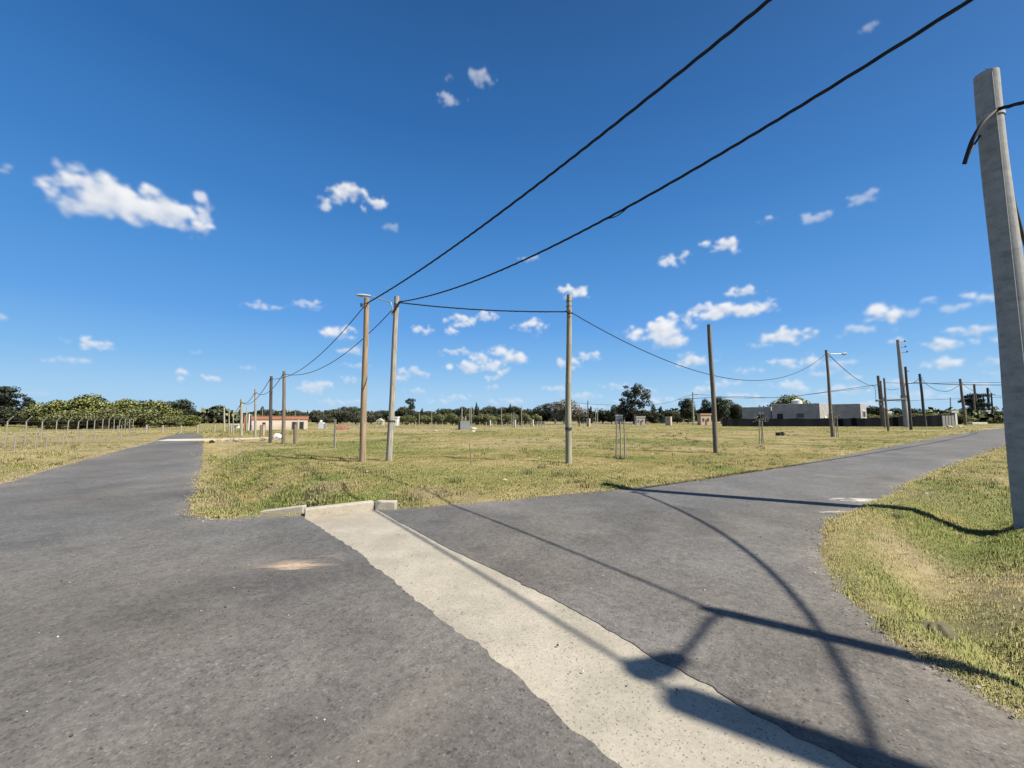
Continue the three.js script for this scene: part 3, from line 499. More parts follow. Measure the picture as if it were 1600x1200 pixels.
// ------------------------------------------------------------------ the far row of poles on the right
const farPoles = [
  ['thick timber pole left of the trio beside the platform, pale below', 1380, 667, 1372, 587, 2.2, 'brown'], ['thin timber pole in the middle of the trio beside the platform', 1383, 668, 1376, 595, 1.2, 'brown'], ['timber pole at the right of the trio beside the platform', 1388, 674, 1381, 591, 1.5, 'brown'],
  ['dark timber pole just right of the tapered concrete pole', 1424, 672, 1414.5, 573, 1.8, 'dark'], ['dark timber pole in front of the netting, carrying slack cables', 1446, 667, 1437, 584, 1.8, 'dark'], ['timber pole right of the block wall end', 1509, 664.3, 1500, 592, 1.8, 'brown'],
  ['slim pole before the wide dark tree on the right', 1528, 661, 1522, 600, 1.6, 'brown'], ['braced short pole before the wide dark tree', 1524, 661.5, 1521, 615, 1.3, 'brown'], ['far pole beside the right meter pillar', 1547, 661, 1543, 606, 1.6, 'dark'], ['far pole with a small cross arm at the right', 1552, 661, 1549, 614, 1.1, 'dark'], ['short far pole between the tree and the right meter pillar', 1540, 660, 1536, 619, 1.2, 'brown'], ['very distant pole behind the block wall end', 1486, 660, 1485, 621, .7, 'grey'],
  ['T-topped pole in the field left of the grey house', 1083.5, 666, 1082.5, 613, 1.1, 'mossy'], ['white concrete pole standing left of the far left pole group', 350.5, 674.5, 350.5, 637, 1.1, 'post'], ['thin pole second from the left in the far left pole group', 358, 677, 358, 641, .8, 'mossy'], ['pale thin pole third in the far left pole group', 364.5, 677, 364.5, 642, .7, 'mossy'], ['pale pole behind the short thick braced pole', 385.5, 673, 385.5, 636, .9, 'post'],
  ['thin pole in the far field left of the pale leafless tree', 815, 668, 815, 634, .6, 'mossy'], ['T-topped thin pole in the tree line', 783.5, 668, 783.5, 636, .6, 'grey'], ['slim pole behind the brick pillar right of the mossy pole', 918.5, 666, 918.5, 626, .8, 'dark'], ['slim pole next to the mossy mid field pole', 905, 667, 905, 633, .7, 'dark'], ['pale pole left of two twins behind the mossy pole', 930.5, 662, 930.5, 638, .7, 'grey'], ['pale pole right of two twins behind the mossy pole', 933.5, 662, 933.5, 637, .7, 'grey'], ['thin pole before the tall eucalyptus', 975, 663, 975, 641, .6, 'grey'],
  ['left of two thin white poles left of the grey house', 1161, 660, 1160.5, 640, .6, 'post'], ['right of two thin white poles left of the grey house', 1165, 660, 1164.5, 640, .6, 'post'], ['thin white pole left of the T-topped field pole', 1068, 661, 1067, 637, .6, 'post'], ['thin pole in the trees between the mid field poles', 674.5, 667, 674.5, 643, .5, 'mossy'], ['thin pole behind the field just right of the lamp pole', 655, 668, 655, 645, .5, 'mossy'], ['thin pole rising from the tree line', 1008, 662, 1008, 640, .5, 'dark'],
];
farPoles.forEach(([label, bx, by, tx, ty, hw, m], i) => {
  const b = G(bx, by), d = -b.z, top = AT(tx, ty, d), r = hw * d / FOCAL, t = pole(label, b, top, r * 1.08, r * .85, m === 'post' ? mPost : woodTone[m], 0, undefined, undefined, i * 3 + 1);
  if (i === 3 || i === 4) { const c = along(b, top, .93).sub(t.position); part('cable_clamp', box(.5, .12, .12, c.x + .2, c.y, c.z), mDarkSteel, t); }
  if (i === 9) { const c = along(b, top, .95).sub(t.position); part('cross_arm', box(2.6, .18, .18, c.x, c.y, c.z), woodTone.dark, t); }
  if (i === 7) part('brace', rod(V(-3.2, 0, 0), V(-.1, 2.8, 0), .12, .1), woodTone.brown, t);
  if (i === 12) { const c = along(b, top, .94).sub(t.position); part('cross_arm', box(1.2, .1, .1, c.x + .45, c.y, c.z), woodTone.mossy, t); }
  if (i === 18) { const c = along(b, top, .96).sub(t.position); part('cross_arm', box(1.0, .1, .1, c.x, c.y, c.z), woodTone.grey, t); }
  if (i < 3) band(t, b, top, .45, r * 1.15, .5, mPost, 'paint_band');
});
{ // tapered concrete line pole and platform
  const [b, t] = poleAt(1417, 667.5, 1402.7, 531), p = thing('concrete_pole', 'tall tapered pale concrete pole with three side insulators, right of the grey house', 'concrete pole', drop(b));
  part('shaft', shaft(V(0, 0, 0), t.clone().sub(p.position), .46, .27, .3, 18, 12, 6, 3), mCast, p);
  for (const [y, w] of [[534.5, 10], [543, 10], [551, 12]]) { const c = AT(1404 + (y - 531) * .1, y, -b.z).sub(p.position); part('insulator_arm', mergeGeometries([rod(c, c.clone().add(V(w * .12, .08, 0)), .05), box(.18, .3, .18, c.x + w * .12, c.y + .2, c.z)]), mDarkSteel, p); }
  const c = along(b, t, .33).sub(p.position); part('collar', new THREE.CylinderGeometry(.5, .44, 1.0, 14).translate(c.x, c.y, c.z), M(.3, .3, .3), p);
  solo('platform_beam', mergeGeometries([rod(AT(1369, 626, 79), AT(1413, 624, 79), .2, .2, 6), rod(AT(1375, 627, 79), AT(1380, 622, 79), .3, .3, 6)]), mDarkSteel, 'dark horizontal platform beam from the pole trio to the concrete pole', 'beam');
  const far = (label, pts, depth, r = .05) => solo('overhead_cable', polyTube(pts.map(([x, y]) => AT(x, y, depth)), r, 40, 4), mCable, label, 'cable');
  cable('cable sloping down from the leaning lamp pole to the pole trio', AT(1292, 551, 40.2), AT(1372, 603, 79), 1.0, .035);
  far('long thin cable rising across the field in front of the grey house', [[1060, 624], [1140, 620], [1220, 621], [1300, 611], [1372, 601]], 79, .045);
  far('long thin cable low over the field toward the T-topped pole', [[880, 628], [960, 633], [1040, 630], [1083, 617], [1150, 622], [1230, 620], [1300, 612], [1360, 606]], 86, .03);
  far('heavy cable running right from the dark pole beside the concrete pole', [[1418, 600], [1430, 598], [1470, 600], [1540, 601.5], [1640, 601]], 62, .05);
  far('thin cable just above the heavy one on the right', [[1380, 598], [1440, 599], [1500, 598], [1570, 597.5], [1640, 597]], 80, .04);
  far('low slung cable between the pole trio and the concrete pole', [[1382, 607], [1392, 609], [1404, 607.5]], 79, .04);
  far('loose cable dropping from the end of the long thin cable', [[1362, 601], [1367, 606], [1368, 618], [1369, 628]], 79, .04);
  far('slack cable drooping between the dark netting pole and the next pole', [[1438, 590], [1450, 602], [1466, 610], [1482, 611], [1499, 602]], 80, .045);
  far('cable rising from the heavy cable to the dark netting pole', [[1424, 600], [1432, 595], [1437, 590]], 80, .045);
  far('cable sloping from the pole at the block wall to the slim pole', [[1501, 596], [1512, 606], [1523, 611]], 102, .05);
  far('faint cable across the far right tree line', [[1400, 627], [1470, 624], [1530, 622], [1640, 618]], 130, .05);
  far('cable bowing between the far poles at the right edge', [[1545, 608], [1550, 616], [1570, 619], [1640, 614]], 130, .05);
  far('service cable curling down the concrete pole', [[1417, 596], [1413, 604], [1413, 615], [1418, 622]], 79, .06);
}

// ------------------------------------------------------------------ fences
function wireFence(name, label, pts, spacing, h, r, mat, opts = {}) {
  const t = thing(name, label, 'fence', drop(pts[0])), o = t.position; const tops = [];
  const curve = []; for (let i = 0; i + 1 < pts.length; i++) { const L = pts[i].distanceTo(pts[i + 1]), n = Math.max(1, Math.round(L / spacing)); for (let k = 0; k < n; k++) curve.push(pts[i].clone().lerp(pts[i + 1], k / n)); } curve.push(pts[pts.length - 1].clone());
  for (const c of curve) {
    c.x += rr(-.1, .1) * (opts.jit || 1); c.z += rr(-.1, .1) * (opts.jit || 1); const f = drop(c).sub(o), hh = h * rr(1 - (opts.var || .06), 1 + (opts.var || .06)), lean = V(rr(-.04, .04) * hh, hh, rr(-.04, .04) * hh), top = f.clone().add(lean);
    const gs = [rod(f.clone().add(V(0, -.2, 0)), top, r, r * .92, opts.seg || 5)];
    if (opts.bent) gs.push(rod(top.clone().add(V(0, -.03, 0)), top.clone().addScaledVector(opts.bent, .42).add(V(0, .3, 0)), r * .95, r * .8, 5));
    part('post', mergeGeometries(gs), mat, t); tops.push(top.clone().sub(f).multiplyScalar(1).add(f));
  }
  const ws = []; for (const k of opts.wires || [.95, .65, .35]) for (let i = 0; i + 1 < tops.length; i++) { const y = h * (1 - k); ws.push(rod(tops[i].clone().add(V(0, -y, r)), tops[i + 1].clone().add(V(0, -y, r)), opts.wr || .008, opts.wr || .008, 3)); }
  part('wire', mergeGeometries(ws), M(.3, .3, .29, .6), t); return t;
}
rnd = mul32(31);
{ const a = G(10, 696), d = V(-.55, 0, -.83); wireFence('wire_fence', 'tall fence of white bent-top concrete posts along the left land', [go(a, d, -9), go(a, d, 42)], 3, 1.58, .044, mFencePost, { bent: V(.75, 0, -.1), wires: [.97, .75, .5, .25], var: .04, wr: .005 }); }
{ const a = G(20, 707), b = G(232, 678.5); wireFence('wire_fence', 'low wire fence of short pale posts nearest the left road', [go(a, a.clone().sub(b).normalize(), 7), a, b], 2.25, 1.02, .032, mFencePost, { var: .18, wires: [.95, .7, .45, .2], jit: 3, wr: .005 }); }
{ wireFence('wire_fence', 'white post fence across the far end of the left road', L2([[228, 676.5], [254, 676.5], [282, 676.6], [309, 676.6], [334, 676.8], [362, 677]]), 3, .92, .11, mPost, { wires: [.9, .5] }); }
{ wireFence('wire_fence', 'long low fence of many thin pale posts across the back of the field', [...L2([[545, 670.5], [640, 671.5], [760, 671], [900, 668.5], [1010, 667]])], .95, 1.12, .045, M(.50, .46, .39, .9), { wires: [.95, .7, .45, .2], var: .1, jit: 1.6 }); }
{ wireFence('wire_fence', 'thin dark fence beyond the right end of the side road', L2([[1495, 661], [1560, 660.3], [1640, 660]]), 4, 1.5, .07, M(.2, .18, .15), { wires: [.95, .6, .3], wr: .02 }); }
// single short field posts near the cream house
[['dark short post left of the pale meter pillar', 407, 683, 664, .09, 'brown'], ['dark short post right of the near left pole pair', 461, 694, 663.5, .12, 'brown'], ['small post behind the far left pole group', 393, 677, 664, .06, 'grey']].forEach(([l, x, y, ty, r, m], i) => { const b = G(x, y); pole(l, b, AT(x + .5, ty, -b.z), r, r * .9, woodTone[m], 0, 'field_post', 'post', i + 40); });

// sapling stakes
function stakes(label, bx, by, ty, spread, n, withTree) {
  const b = G(bx, by), t = thing('staked_sapling', label, 'sapling', drop(b)), h = AT(bx, ty, -b.z).y, k = -b.z / FOCAL;
  for (let i = 0; i < n; i++) { const x = n === 1 ? 0 : mix(-spread, spread, i / (n - 1)) * k, z = (i % 2 ? .35 : -.1) * k * spread; part('stake', rod(V(x, -.1, z), V(x * (.72 + .1 * i), h * rr(.97, 1.02), z * .5), .035, .03, 6), woodTone.grey, t); }
  const pts = [V(0, 0, 0), V(.03, h * .5, .02), V(-.02, h * .9, 0), V(.03, h * (withTree ? 1.12 : .96), .03)]; part('trunk', polyTube(pts, .02, 16, 5), woodTone.brown, t);
  if (withTree) {
    const ps = [], cs = []; for (let i = 0; i < 90; i++) { const c = V(rr(-1, 1), rr(-.6, 1), rr(-1, 1)).multiplyScalar(.42); c.y += h * .98; const s = rr(.03, .07), a = rr(0, 6); for (const [u, v] of [[-1, 0], [1, -.2], [.1, 1.2]]) { ps.push(c.x + (u * Math.cos(a)) * s, c.y + v * s, c.z + u * Math.sin(a) * s); const w = rnd() < .25; cs.push(...(w ? [.6, .5, .45] : [.10, .13, .06])); } }
    const g = new THREE.BufferGeometry(); g.setAttribute('position', new THREE.Float32BufferAttribute(ps, 3)); g.setAttribute('color', new THREE.Float32BufferAttribute(cs, 3)); g.computeVertexNormals(); part('leaves', g, M(1, 1, 1, .9, { vertexColors: true }), t);
  }
}
stakes('bare sapling tied between three tall stakes right of the mossy pole', 970, 718.5, 658, 7, 3, false);
stakes('sapling with sparse blossom tied to stakes left of the grey house', 1190, 696, 655, 2.6, 2, true);
stakes('thin sapling on stakes just right of the leaning lamp pole', 1307, 683.5, 650, 2.6, 2, true);
stakes('small sapling on two stakes before the dark netting', 1253, 664.5, 649, 3, 2, true);
stakes('two thin stakes of a missing sapling left of the orange-brown pole', 522.5, 700, 656, 1, 2, false);
{ const b = drop(G(736, 731)); solo('stick', polyTube([b, b.clone().add(V(-.03, .4, 0)), b.clone().add(V(-.06, .86, .02))], .014, 12, 5), woodTone.brown, 'thin bare stick standing in the grass of the mid field', 'stick'); }

// ------------------------------------------------------------------ trees
function crownGeo(lobes, n, leaf, tone, seed, opt = {}) {
  const r = mul32(seed), pos = [], nor = [], col = [], R = (a, b) => a + (b - a) * r();
  const vol = lobes.map((l) => Math.pow(l.r[0] * l.r[1] * l.r[2], .66)), sum = vol.reduce((a, b) => a + b, 0);
  lobes.forEach((l, li) => {
    const m = Math.round(n * vol[li] / sum), lt = R(.8, 1.2);
    for (let i = 0; i < m; i++) {
      const th = R(0, 6.283), cz = R(-1, 1), sz = Math.sqrt(1 - cz * cz), d = V(sz * Math.cos(th), cz, sz * Math.sin(th));
      const lump = fbm(d.x * 2.6 + seed + li * 3.7, d.y * 2.6 + d.z * 2.1, 3, seed), k = Math.pow(R(.2, 1), .42) * (.78 + .40 * lump);
      if (lump < (opt.gap || .3) && r() < .8) continue;
      const c = V(l.c[0] + d.x * l.r[0] * k, l.c[1] + d.y * l.r[1] * k, l.c[2] + d.z * l.r[2] * k);
      if (c.y < .05) continue;
      const a = V(R(-1, 1), R(-1, 1), R(-1, 1)).normalize(), b = V(R(-1, 1), R(-1, 1), R(-1, 1)).cross(a).normalize(), s = leaf * R(.5, 1.3), droop = opt.droop || 0;
      const u = a.clone().multiplyScalar(s), v = b.clone().multiplyScalar(s * .75); if (droop) { v.y -= droop * s; }
      const nn = d.clone().multiplyScalar(.9).add(V(R(-.3, .3), R(0, .45), R(-.3, .3))).normalize();
      const t = tone[Math.floor(r() * tone.length)], q = lt * R(.82, 1.18);
      const A = c.clone().sub(u), B = c.clone().add(v), C = c.clone().add(u), D = c.clone().sub(v);
      for (const p of [A, B, C, A, C, D]) { pos.push(p.x, p.y, p.z); nor.push(nn.x, nn.y, nn.z); col.push(t[0] * q, t[1] * q, t[2] * q); }
    }
  });
  const g = new THREE.BufferGeometry(); g.setAttribute('position', new THREE.Float32BufferAttribute(pos, 3)); g.setAttribute('normal', new THREE.Float32BufferAttribute(nor, 3)); g.setAttribute('color', new THREE.Float32BufferAttribute(col, 3)); return g;
}
const mLeaf = M(1, 1, 1, .95, { vertexColors: true }), mBark = M(.16, .13, .10, .95), mPaleBark = M(.36, .32, .27, .95);
const tones = {
  willow: [[.255, .285, .08], [.285, .305, .09], [.235, .265, .075], [.31, .31, .10], [.21, .245, .075]],
  olive: [[.20, .225, .09], [.24, .255, .10], [.17, .195, .075], [.27, .275, .115]],
  dark: [[.065, .085, .045], [.08, .10, .052], [.055, .07, .04], [.10, .115, .06]],
  pine: [[.05, .07, .045], [.065, .085, .055], [.042, .058, .04], [.08, .095, .06]],
  euc: [[.085, .10, .07], [.105, .115, .08], [.07, .085, .06], [.125, .13, .09]],
  greygreen: [[.125, .14, .09], [.15, .16, .105], [.105, .12, .08], [.17, .175, .115]],
  bare: [[.40, .385, .34], [.33, .32, .28], [.46, .445, .39]],
};
// prototypes have unit height and unit width; each placed tree is scaled
function makeTree(kind, seed) {
  const r = mul32(seed), R = (a, b) => a + (b - a) * r(), t = new THREE.Group(), lobes = []; let n = 1500, leaf = .055, tone = tones.dark, opt = {}, trunkTop = .5, bark = mBark, tr = .03;
  if (kind === 'willow' || kind === 'olive' || kind === 'greygreen') { tone = tones[kind]; n = 15000; leaf = .0175; for (let i = 0; i < 13; i++) { const a = R(0, 6.28), q = R(.05, .36); lobes.push({ c: [Math.cos(a) * q, R(.28, .74) - q * .35, Math.sin(a) * q], r: [R(.15, .24), R(.14, .24), R(.15, .24)] }); } lobes.push({ c: [0, .45, 0], r: [.38, .36, .38] }); opt.gap = .28; }
  if (kind === 'dark') { n = 11000; leaf = .0185; for (let i = 0; i < 10; i++) { const a = R(0, 6.28), q = R(.05, .34); lobes.push({ c: [Math.cos(a) * q, R(.3, .82) - q * .3, Math.sin(a) * q], r: [R(.13, .22), R(.13, .2), R(.13, .22)] }); } lobes.push({ c: [0, .5, 0], r: [.33, .38, .33] }); opt.gap = .3; }
  if (kind === 'conifer') { tone = tones.pine; n = 5000; leaf = .023; for (let i = 0; i < 12; i++) { const y = .1 + .86 * i / 11, w = .46 * Math.pow(1 - y, .7) + .05; lobes.push({ c: [R(-.06, .06), y, R(-.06, .06)], r: [w, .09, w] }); } opt.gap = .28; trunkTop = .95; tr = .035; }
  if (kind === 'euc') { tone = tones.euc; n = 9000; leaf = .015; bark = mPaleBark; for (let i = 0; i < 46; i++) { const a = R(0, 6.28), y = R(.26, .95), q = R(.04, .36) * (1.3 - y * .6); lobes.push({ c: [Math.cos(a) * q, y, Math.sin(a) * q], r: [R(.06, .13), R(.04, .085), R(.06, .13)] }); } opt.gap = .40; trunkTop = .9; tr = .02; }
  if (kind === 'spread') { tone = tones.pine; n = 8000; leaf = .017; for (let i = 0; i < 20; i++) { const a = R(0, 6.28), y = R(.42, .93), q = R(.02, .38) * (1.2 - .5 * y); lobes.push({ c: [Math.cos(a) * q, y, Math.sin(a) * q], r: [R(.13, .24), R(.04, .09), R(.13, .24)] }); } opt.gap = .34; trunkTop = .9; tr = .025; }
  if (kind === 'bare') { tone = tones.bare; n = 9000; leaf = .017; bark = mPaleBark; for (let i = 0; i < 14; i++) { const a = R(0, 6.28), q = R(.05, .34); lobes.push({ c: [Math.cos(a) * q, R(.4, .8) - q * .3, Math.sin(a) * q], r: [R(.13, .22), R(.14, .22), R(.13, .22)] }); } opt.gap = .36; }
  const br = [rod(V(0, -.03, 0), V(.01, trunkTop, .01), tr, tr * .4, 7)];
  for (let i = 0; i < 8; i++) { const l = lobes[i % lobes.length], y0 = Math.min(l.c[1] * .55, trunkTop * .9); br.push(rod(V(0, y0, 0), V(l.c[0], l.c[1], l.c[2]), tr * .45, tr * .14, 5)); if (kind === 'bare') for (let k = 0; k < 7; k++) { const e = V(l.c[0] + R(-.2, .2), l.c[1] + R(-.05, .22), l.c[2] + R(-.2, .2)); br.push(rod(V(l.c[0], l.c[1], l.c[2]).multiplyScalar(R(.6, 1)), e, .004, .002, 3)); } }
  const cg = crownGeo(lobes, n, leaf, tone, seed, opt), tg = mergeGeometries(br); cg.computeBoundingBox(); const b = cg.boundingBox, kx = 1 / Math.max(b.max.x - b.min.x, b.max.z - b.min.z), ky = 1 / b.max.y; cg.scale(kx, ky, kx); tg.scale(kx, ky, kx);
  part('trunk', tg, bark, t); part('crown', cg, mLeaf, t); shadows(t); return t;
}
const protos = {}; for (const [k, c] of [['willow', 3], ['olive', 2], ['greygreen', 2], ['dark', 3], ['conifer', 3], ['euc', 3], ['spread', 2], ['bare', 1]]) protos[k] = Array.from({ length: c }, (_, i) => makeTree(k, 400 + i * 31 + k.length * 7));
const turnOf = mul32(55); let treeCount = 0;
function tree(kind, px, w, topY, depth, label, group, name = 'tree') {
  const src = protos[kind][treeCount++ % protos[kind].length], p = AT(px, 652, depth), top = AT(px, topY, depth).y, wide = w * depth / FOCAL;
  const c = src.clone(); c.name = numbered(name); c.position.set(p.x, -.1, p.z); c.rotation.y = turnOf() * 6.28; c.scale.set(wide * 1.04, top + .1, wide * 1.04); scene.add(c); return tag(c, label, 'tree', group);
}
// left land
tree('spread', 4, 62, 602, 92, 'tall dark tree with layered boughs at the far left edge', 0);
tree('spread', 43, 20, 620, 120, 'small thin dark tree standing right of the layered tree');
tree('dark', 6, 60, 634, 84, 'dark bushy tree under the layered tree at the left edge');
tree('dark', 50, 56, 640, 84, 'low dark bushy tree left of the yellow-green willows');
tree('olive', 62, 56, 636, 74, 'olive tree at the left end of the yellow-green willows');
tree('willow', 86, 62, 624, 76, 'leftmost yellow-green willow behind the bent-top fence');
tree('willow', 138, 84, 614, 72, 'tallest yellow-green willow behind the bent-top fence');
tree('olive', 172, 60, 634, 68, 'olive shrubby tree in front of the two biggest willows');
tree('willow', 192, 74, 622, 78, 'broad yellow-green willow right of the tallest one');
tree('willow', 236, 70, 624, 84, 'rightmost big yellow-green willow beside the dark tree');
tree('olive', 222, 66, 634, 74, 'lower olive tree in front of the rightmost willow');
tree('olive', 118, 60, 638, 66, 'low olive tree below the tallest willow');
tree('dark', 283, 46, 622, 110, 'round dark tree right of the willows');
tree('willow', 292, 46, 648, 86, 'low yellow-green shrub tree beside the end of the left road');
tree('olive', 266, 40, 646, 80, 'low olive shrub tree left of the yellow-green shrub tree');
tree('dark', 314, 30, 643, 190, 'low dark tree behind the end of the left road');
tree('dark', 340, 34, 632, 150, 'rounded dark tree left of the far pole group');
tree('dark', 332, 28, 645, 140, 'low dark tree at the foot of the rounded dark tree');
const LL = 'dark conifer in the row behind the far left pole group', LG = 'conifers behind the far left poles';
for (const [x, w, y] of [[362, 14, 641], [374, 15, 639], [386, 14, 644], [398, 14, 641], [409, 17, 634], [420, 15, 640], [432, 16, 641], [444, 16, 638]]) tree('conifer', x, w, y, 135, LL, LG);
tree('dark', 405, 24, 648, 130, 'low dark round tree between the conifers left of the cream house'); tree('dark', 450, 30, 643, 140, 'dark tree showing above the cream house roof at left'); tree('dark', 461, 26, 640, 150, 'dark tree showing above the middle of the cream house roof');
// behind the field
tree('greygreen', 498, 44, 641, 112, 'grey-green tree right of the cream house'); tree('dark', 470, 30, 644, 135, 'dark tree behind the right end of the cream house');
tree('greygreen', 527, 50, 639, 116, 'grey-green tree above the red soil heap'); tree('dark', 532, 26, 634, 130, 'dark tree topping the grey-green trees at left'); tree('dark', 552, 34, 634, 132, 'dark tree topping the grey-green trees beside the orange-brown pole');
tree('greygreen', 556, 46, 641, 110, 'grey-green tree left of the orange-brown pole'); tree('greygreen', 580, 40, 642, 118, 'grey-green tree right of the orange-brown pole'); tree('dark', 597, 32, 640, 140, 'dark tree between the orange-brown and grey poles');
tree('dark', 630, 34, 634, 120, 'dark broad tree right of the grey lamp pole'); tree('dark', 648, 32, 640, 112, 'second dark broad tree right of the grey lamp pole'); tree('euc', 640, 22, 622, 125, 'tall airy-crowned tree rising above the dark trees by the lamp pole'); tree('olive', 636, 34, 648, 104, 'low olive tree under the tall airy crown');
const TL = 'dark evergreen in the long tree line across the field', TG = 'trees of the long tree line';
rnd = mul32(63);
for (let x = 662; x < 842; x += 7.5) { const edge = x < 700 || x > 815, k = rnd() < .4 ? 'conifer' : 'dark'; tree(k, x + rr(-3, 3), k === 'conifer' ? rr(11, 16) : rr(22, 32), (edge ? 639 : 634) + rr(-2.5, 4.5), rr(118, 150), TL, TG); }
for (let x = 668; x < 840; x += 14) tree('olive', x + rr(-4, 4), rr(20, 30), rr(644, 649), rr(98, 110), 'lower olive tree in front of the long tree line', 'olive trees before the long tree line');
tree('conifer', 744, 10, 628, 138, 'pointed conifer rising highest from the long tree line'); tree('conifer', 797, 11, 630, 138, 'pointed conifer at the right part of the long tree line');
tree('dark', 848, 40, 629, 116, 'dark tree left of the pale leafless tree'); tree('bare', 882, 66, 622, 110, 'broad pale leafless tree behind the mossy pole'); tree('dark', 834, 26, 640, 125, 'smaller dark tree at the end of the long tree line');
tree('conifer', 909, 16, 636, 120, 'dark conifer just right of the mossy pole'); tree('conifer', 923, 12, 634, 125, 'slender conifer right of the mossy pole'); tree('dark', 941, 24, 640, 130, 'dark round tree left of the white roofed house'); tree('dark', 955, 26, 642, 128, 'dark round tree behind the white roofed house');
tree('greygreen', 963, 28, 632, 122, 'grey-olive tree just left of the eucalyptus');
tree('euc', 992, 50, 599, 112, 'tall eucalyptus with open crown, highest tree on the horizon'); tree('euc', 976, 30, 622, 114, 'short side eucalyptus leaning left below the tall one');
tree('dark', 990, 52, 644, 118, 'dark bushy tree at the foot of the eucalyptus'); tree('dark', 1010, 40, 641, 120, 'dark bushy tree right of the eucalyptus foot');
tree('conifer', 1022, 20, 630, 126, 'pyramid conifer right of the eucalyptus'); tree('conifer', 1033, 16, 634, 128, 'smaller conifer beside the pyramid conifer'); tree('dark', 1045, 26, 641, 130, 'dark tree in the gap right of the conifers'); tree('dark', 1058, 24, 643, 132, 'low dark tree left of the T-topped pole');
tree('dark', 1075, 30, 620, 118, 'tall dark tree directly left of the T-topped pole'); tree('dark', 1094, 24, 638, 128, 'low dark tree left of the bare brown pole'); tree('dark', 1106, 28, 622, 118, 'dark tree seen left of the bare brown pole'); tree('dark', 1127, 36, 618, 115, 'big dark tree right of the bare brown pole'); tree('dark', 1150, 32, 629, 118, 'dark tree right of the big one, left of the grey house'); tree('dark', 1167, 26, 637, 120, 'lowest dark tree beside the grey house');
tree('willow', 1236, 78, 616, 122, 'rounded willow behind the grey house roof');
tree('dark', 1364, 42, 633, 122, 'dark tree at the right end of the grey house'); tree('dark', 1392, 40, 637, 126, 'dark tree behind the pole trio'); tree('dark', 1425, 44, 637, 135, 'dark tree behind the tapered concrete pole'); tree('dark', 1458, 44, 639, 150, 'dark tree right of the netting pole'); tree('dark', 1486, 36, 641, 160, 'dark far tree left of the wide dark tree');
tree('spread', 1524, 46, 614, 140, 'wide dark spreading tree at the right'); tree('dark', 1520, 30, 634, 145, 'dark lower bough tree under the wide spreading tree'); tree('dark', 1548, 36, 640, 165, 'low dark tree right of the wide spreading tree'); tree('dark', 1576, 40, 640, 170, 'low dark tree left of the big concrete pole');
for (const [x, w, y, d, l] of [[1352, 40, 646, 104, 'olive hedge tree at the right end of the grey house'], [1384, 44, 645, 104, 'olive hedge tree behind the pole trio'], [1420, 44, 645, 106, 'olive hedge tree behind the concrete pole'], [1455, 44, 646, 106, 'olive hedge tree behind the right netting'], [1490, 44, 645, 112, 'olive hedge tree behind the block wall end'], [1540, 60, 648, 125, 'olive hedge tree under the wide spreading tree']]) tree('olive', x, w, y, d, l);
{ // unbroken low scrub that closes the horizon
  const lobes = []; rnd = mul32(83); for (let a = -1.05; a < 1.05; a += .0125) { const d = rr(150, 240); lobes.push({ c: [Math.sin(a) * d, rr(1, 2.4), -Math.cos(a) * d], r: [rr(3, 5.5), rr(1.8, 4.2), rr(3, 5)] }); }
  solo('scrub', crownGeo(lobes, 26000, .75, [...tones.dark, ...tones.olive], 901, { gap: .22 }), mLeaf, 'dark low scrub closing the far edge of the fields', null, null, 'stuff');
}
// ------------------------------------------------------------------ houses
const mCream = M(.68, .58, .48, .95, { map: plasterMap }), mGreyWall = M(.46, .45, .435, .95, { map: plasterMap }), mBrick = M(.46, .20, .12, .95, { map: plasterMap }), mRoof = M(.35, .16, .10, .9), mWhite = M(.78, .77, .74, .9), mHole = M(.02, .02, .022, .9), mFrame = M(.7, .7, .68, .7), mNet = new THREE.MeshPhysicalMaterial({ color: new THREE.Color().setRGB(.008, .009, .012), roughness: 1, specularIntensity: .15, side: THREE.DoubleSide }), mBlock = M(.27, .265, .26, .95, { map: castMap });
const dA = V(.79, 0, -.61), dB = V(-.59, 0, -.81);
function wallQuad(a, b, h, thick) { const d = b.clone().sub(a), L = d.length(), g = new THREE.BoxGeometry(L, h, thick); g.translate(0, h / 2, 0); g.rotateY(-Math.atan2(d.z, d.x)); const c = a.clone().add(b).multiplyScalar(.5); g.translate(c.x, 0, c.z); return g; }
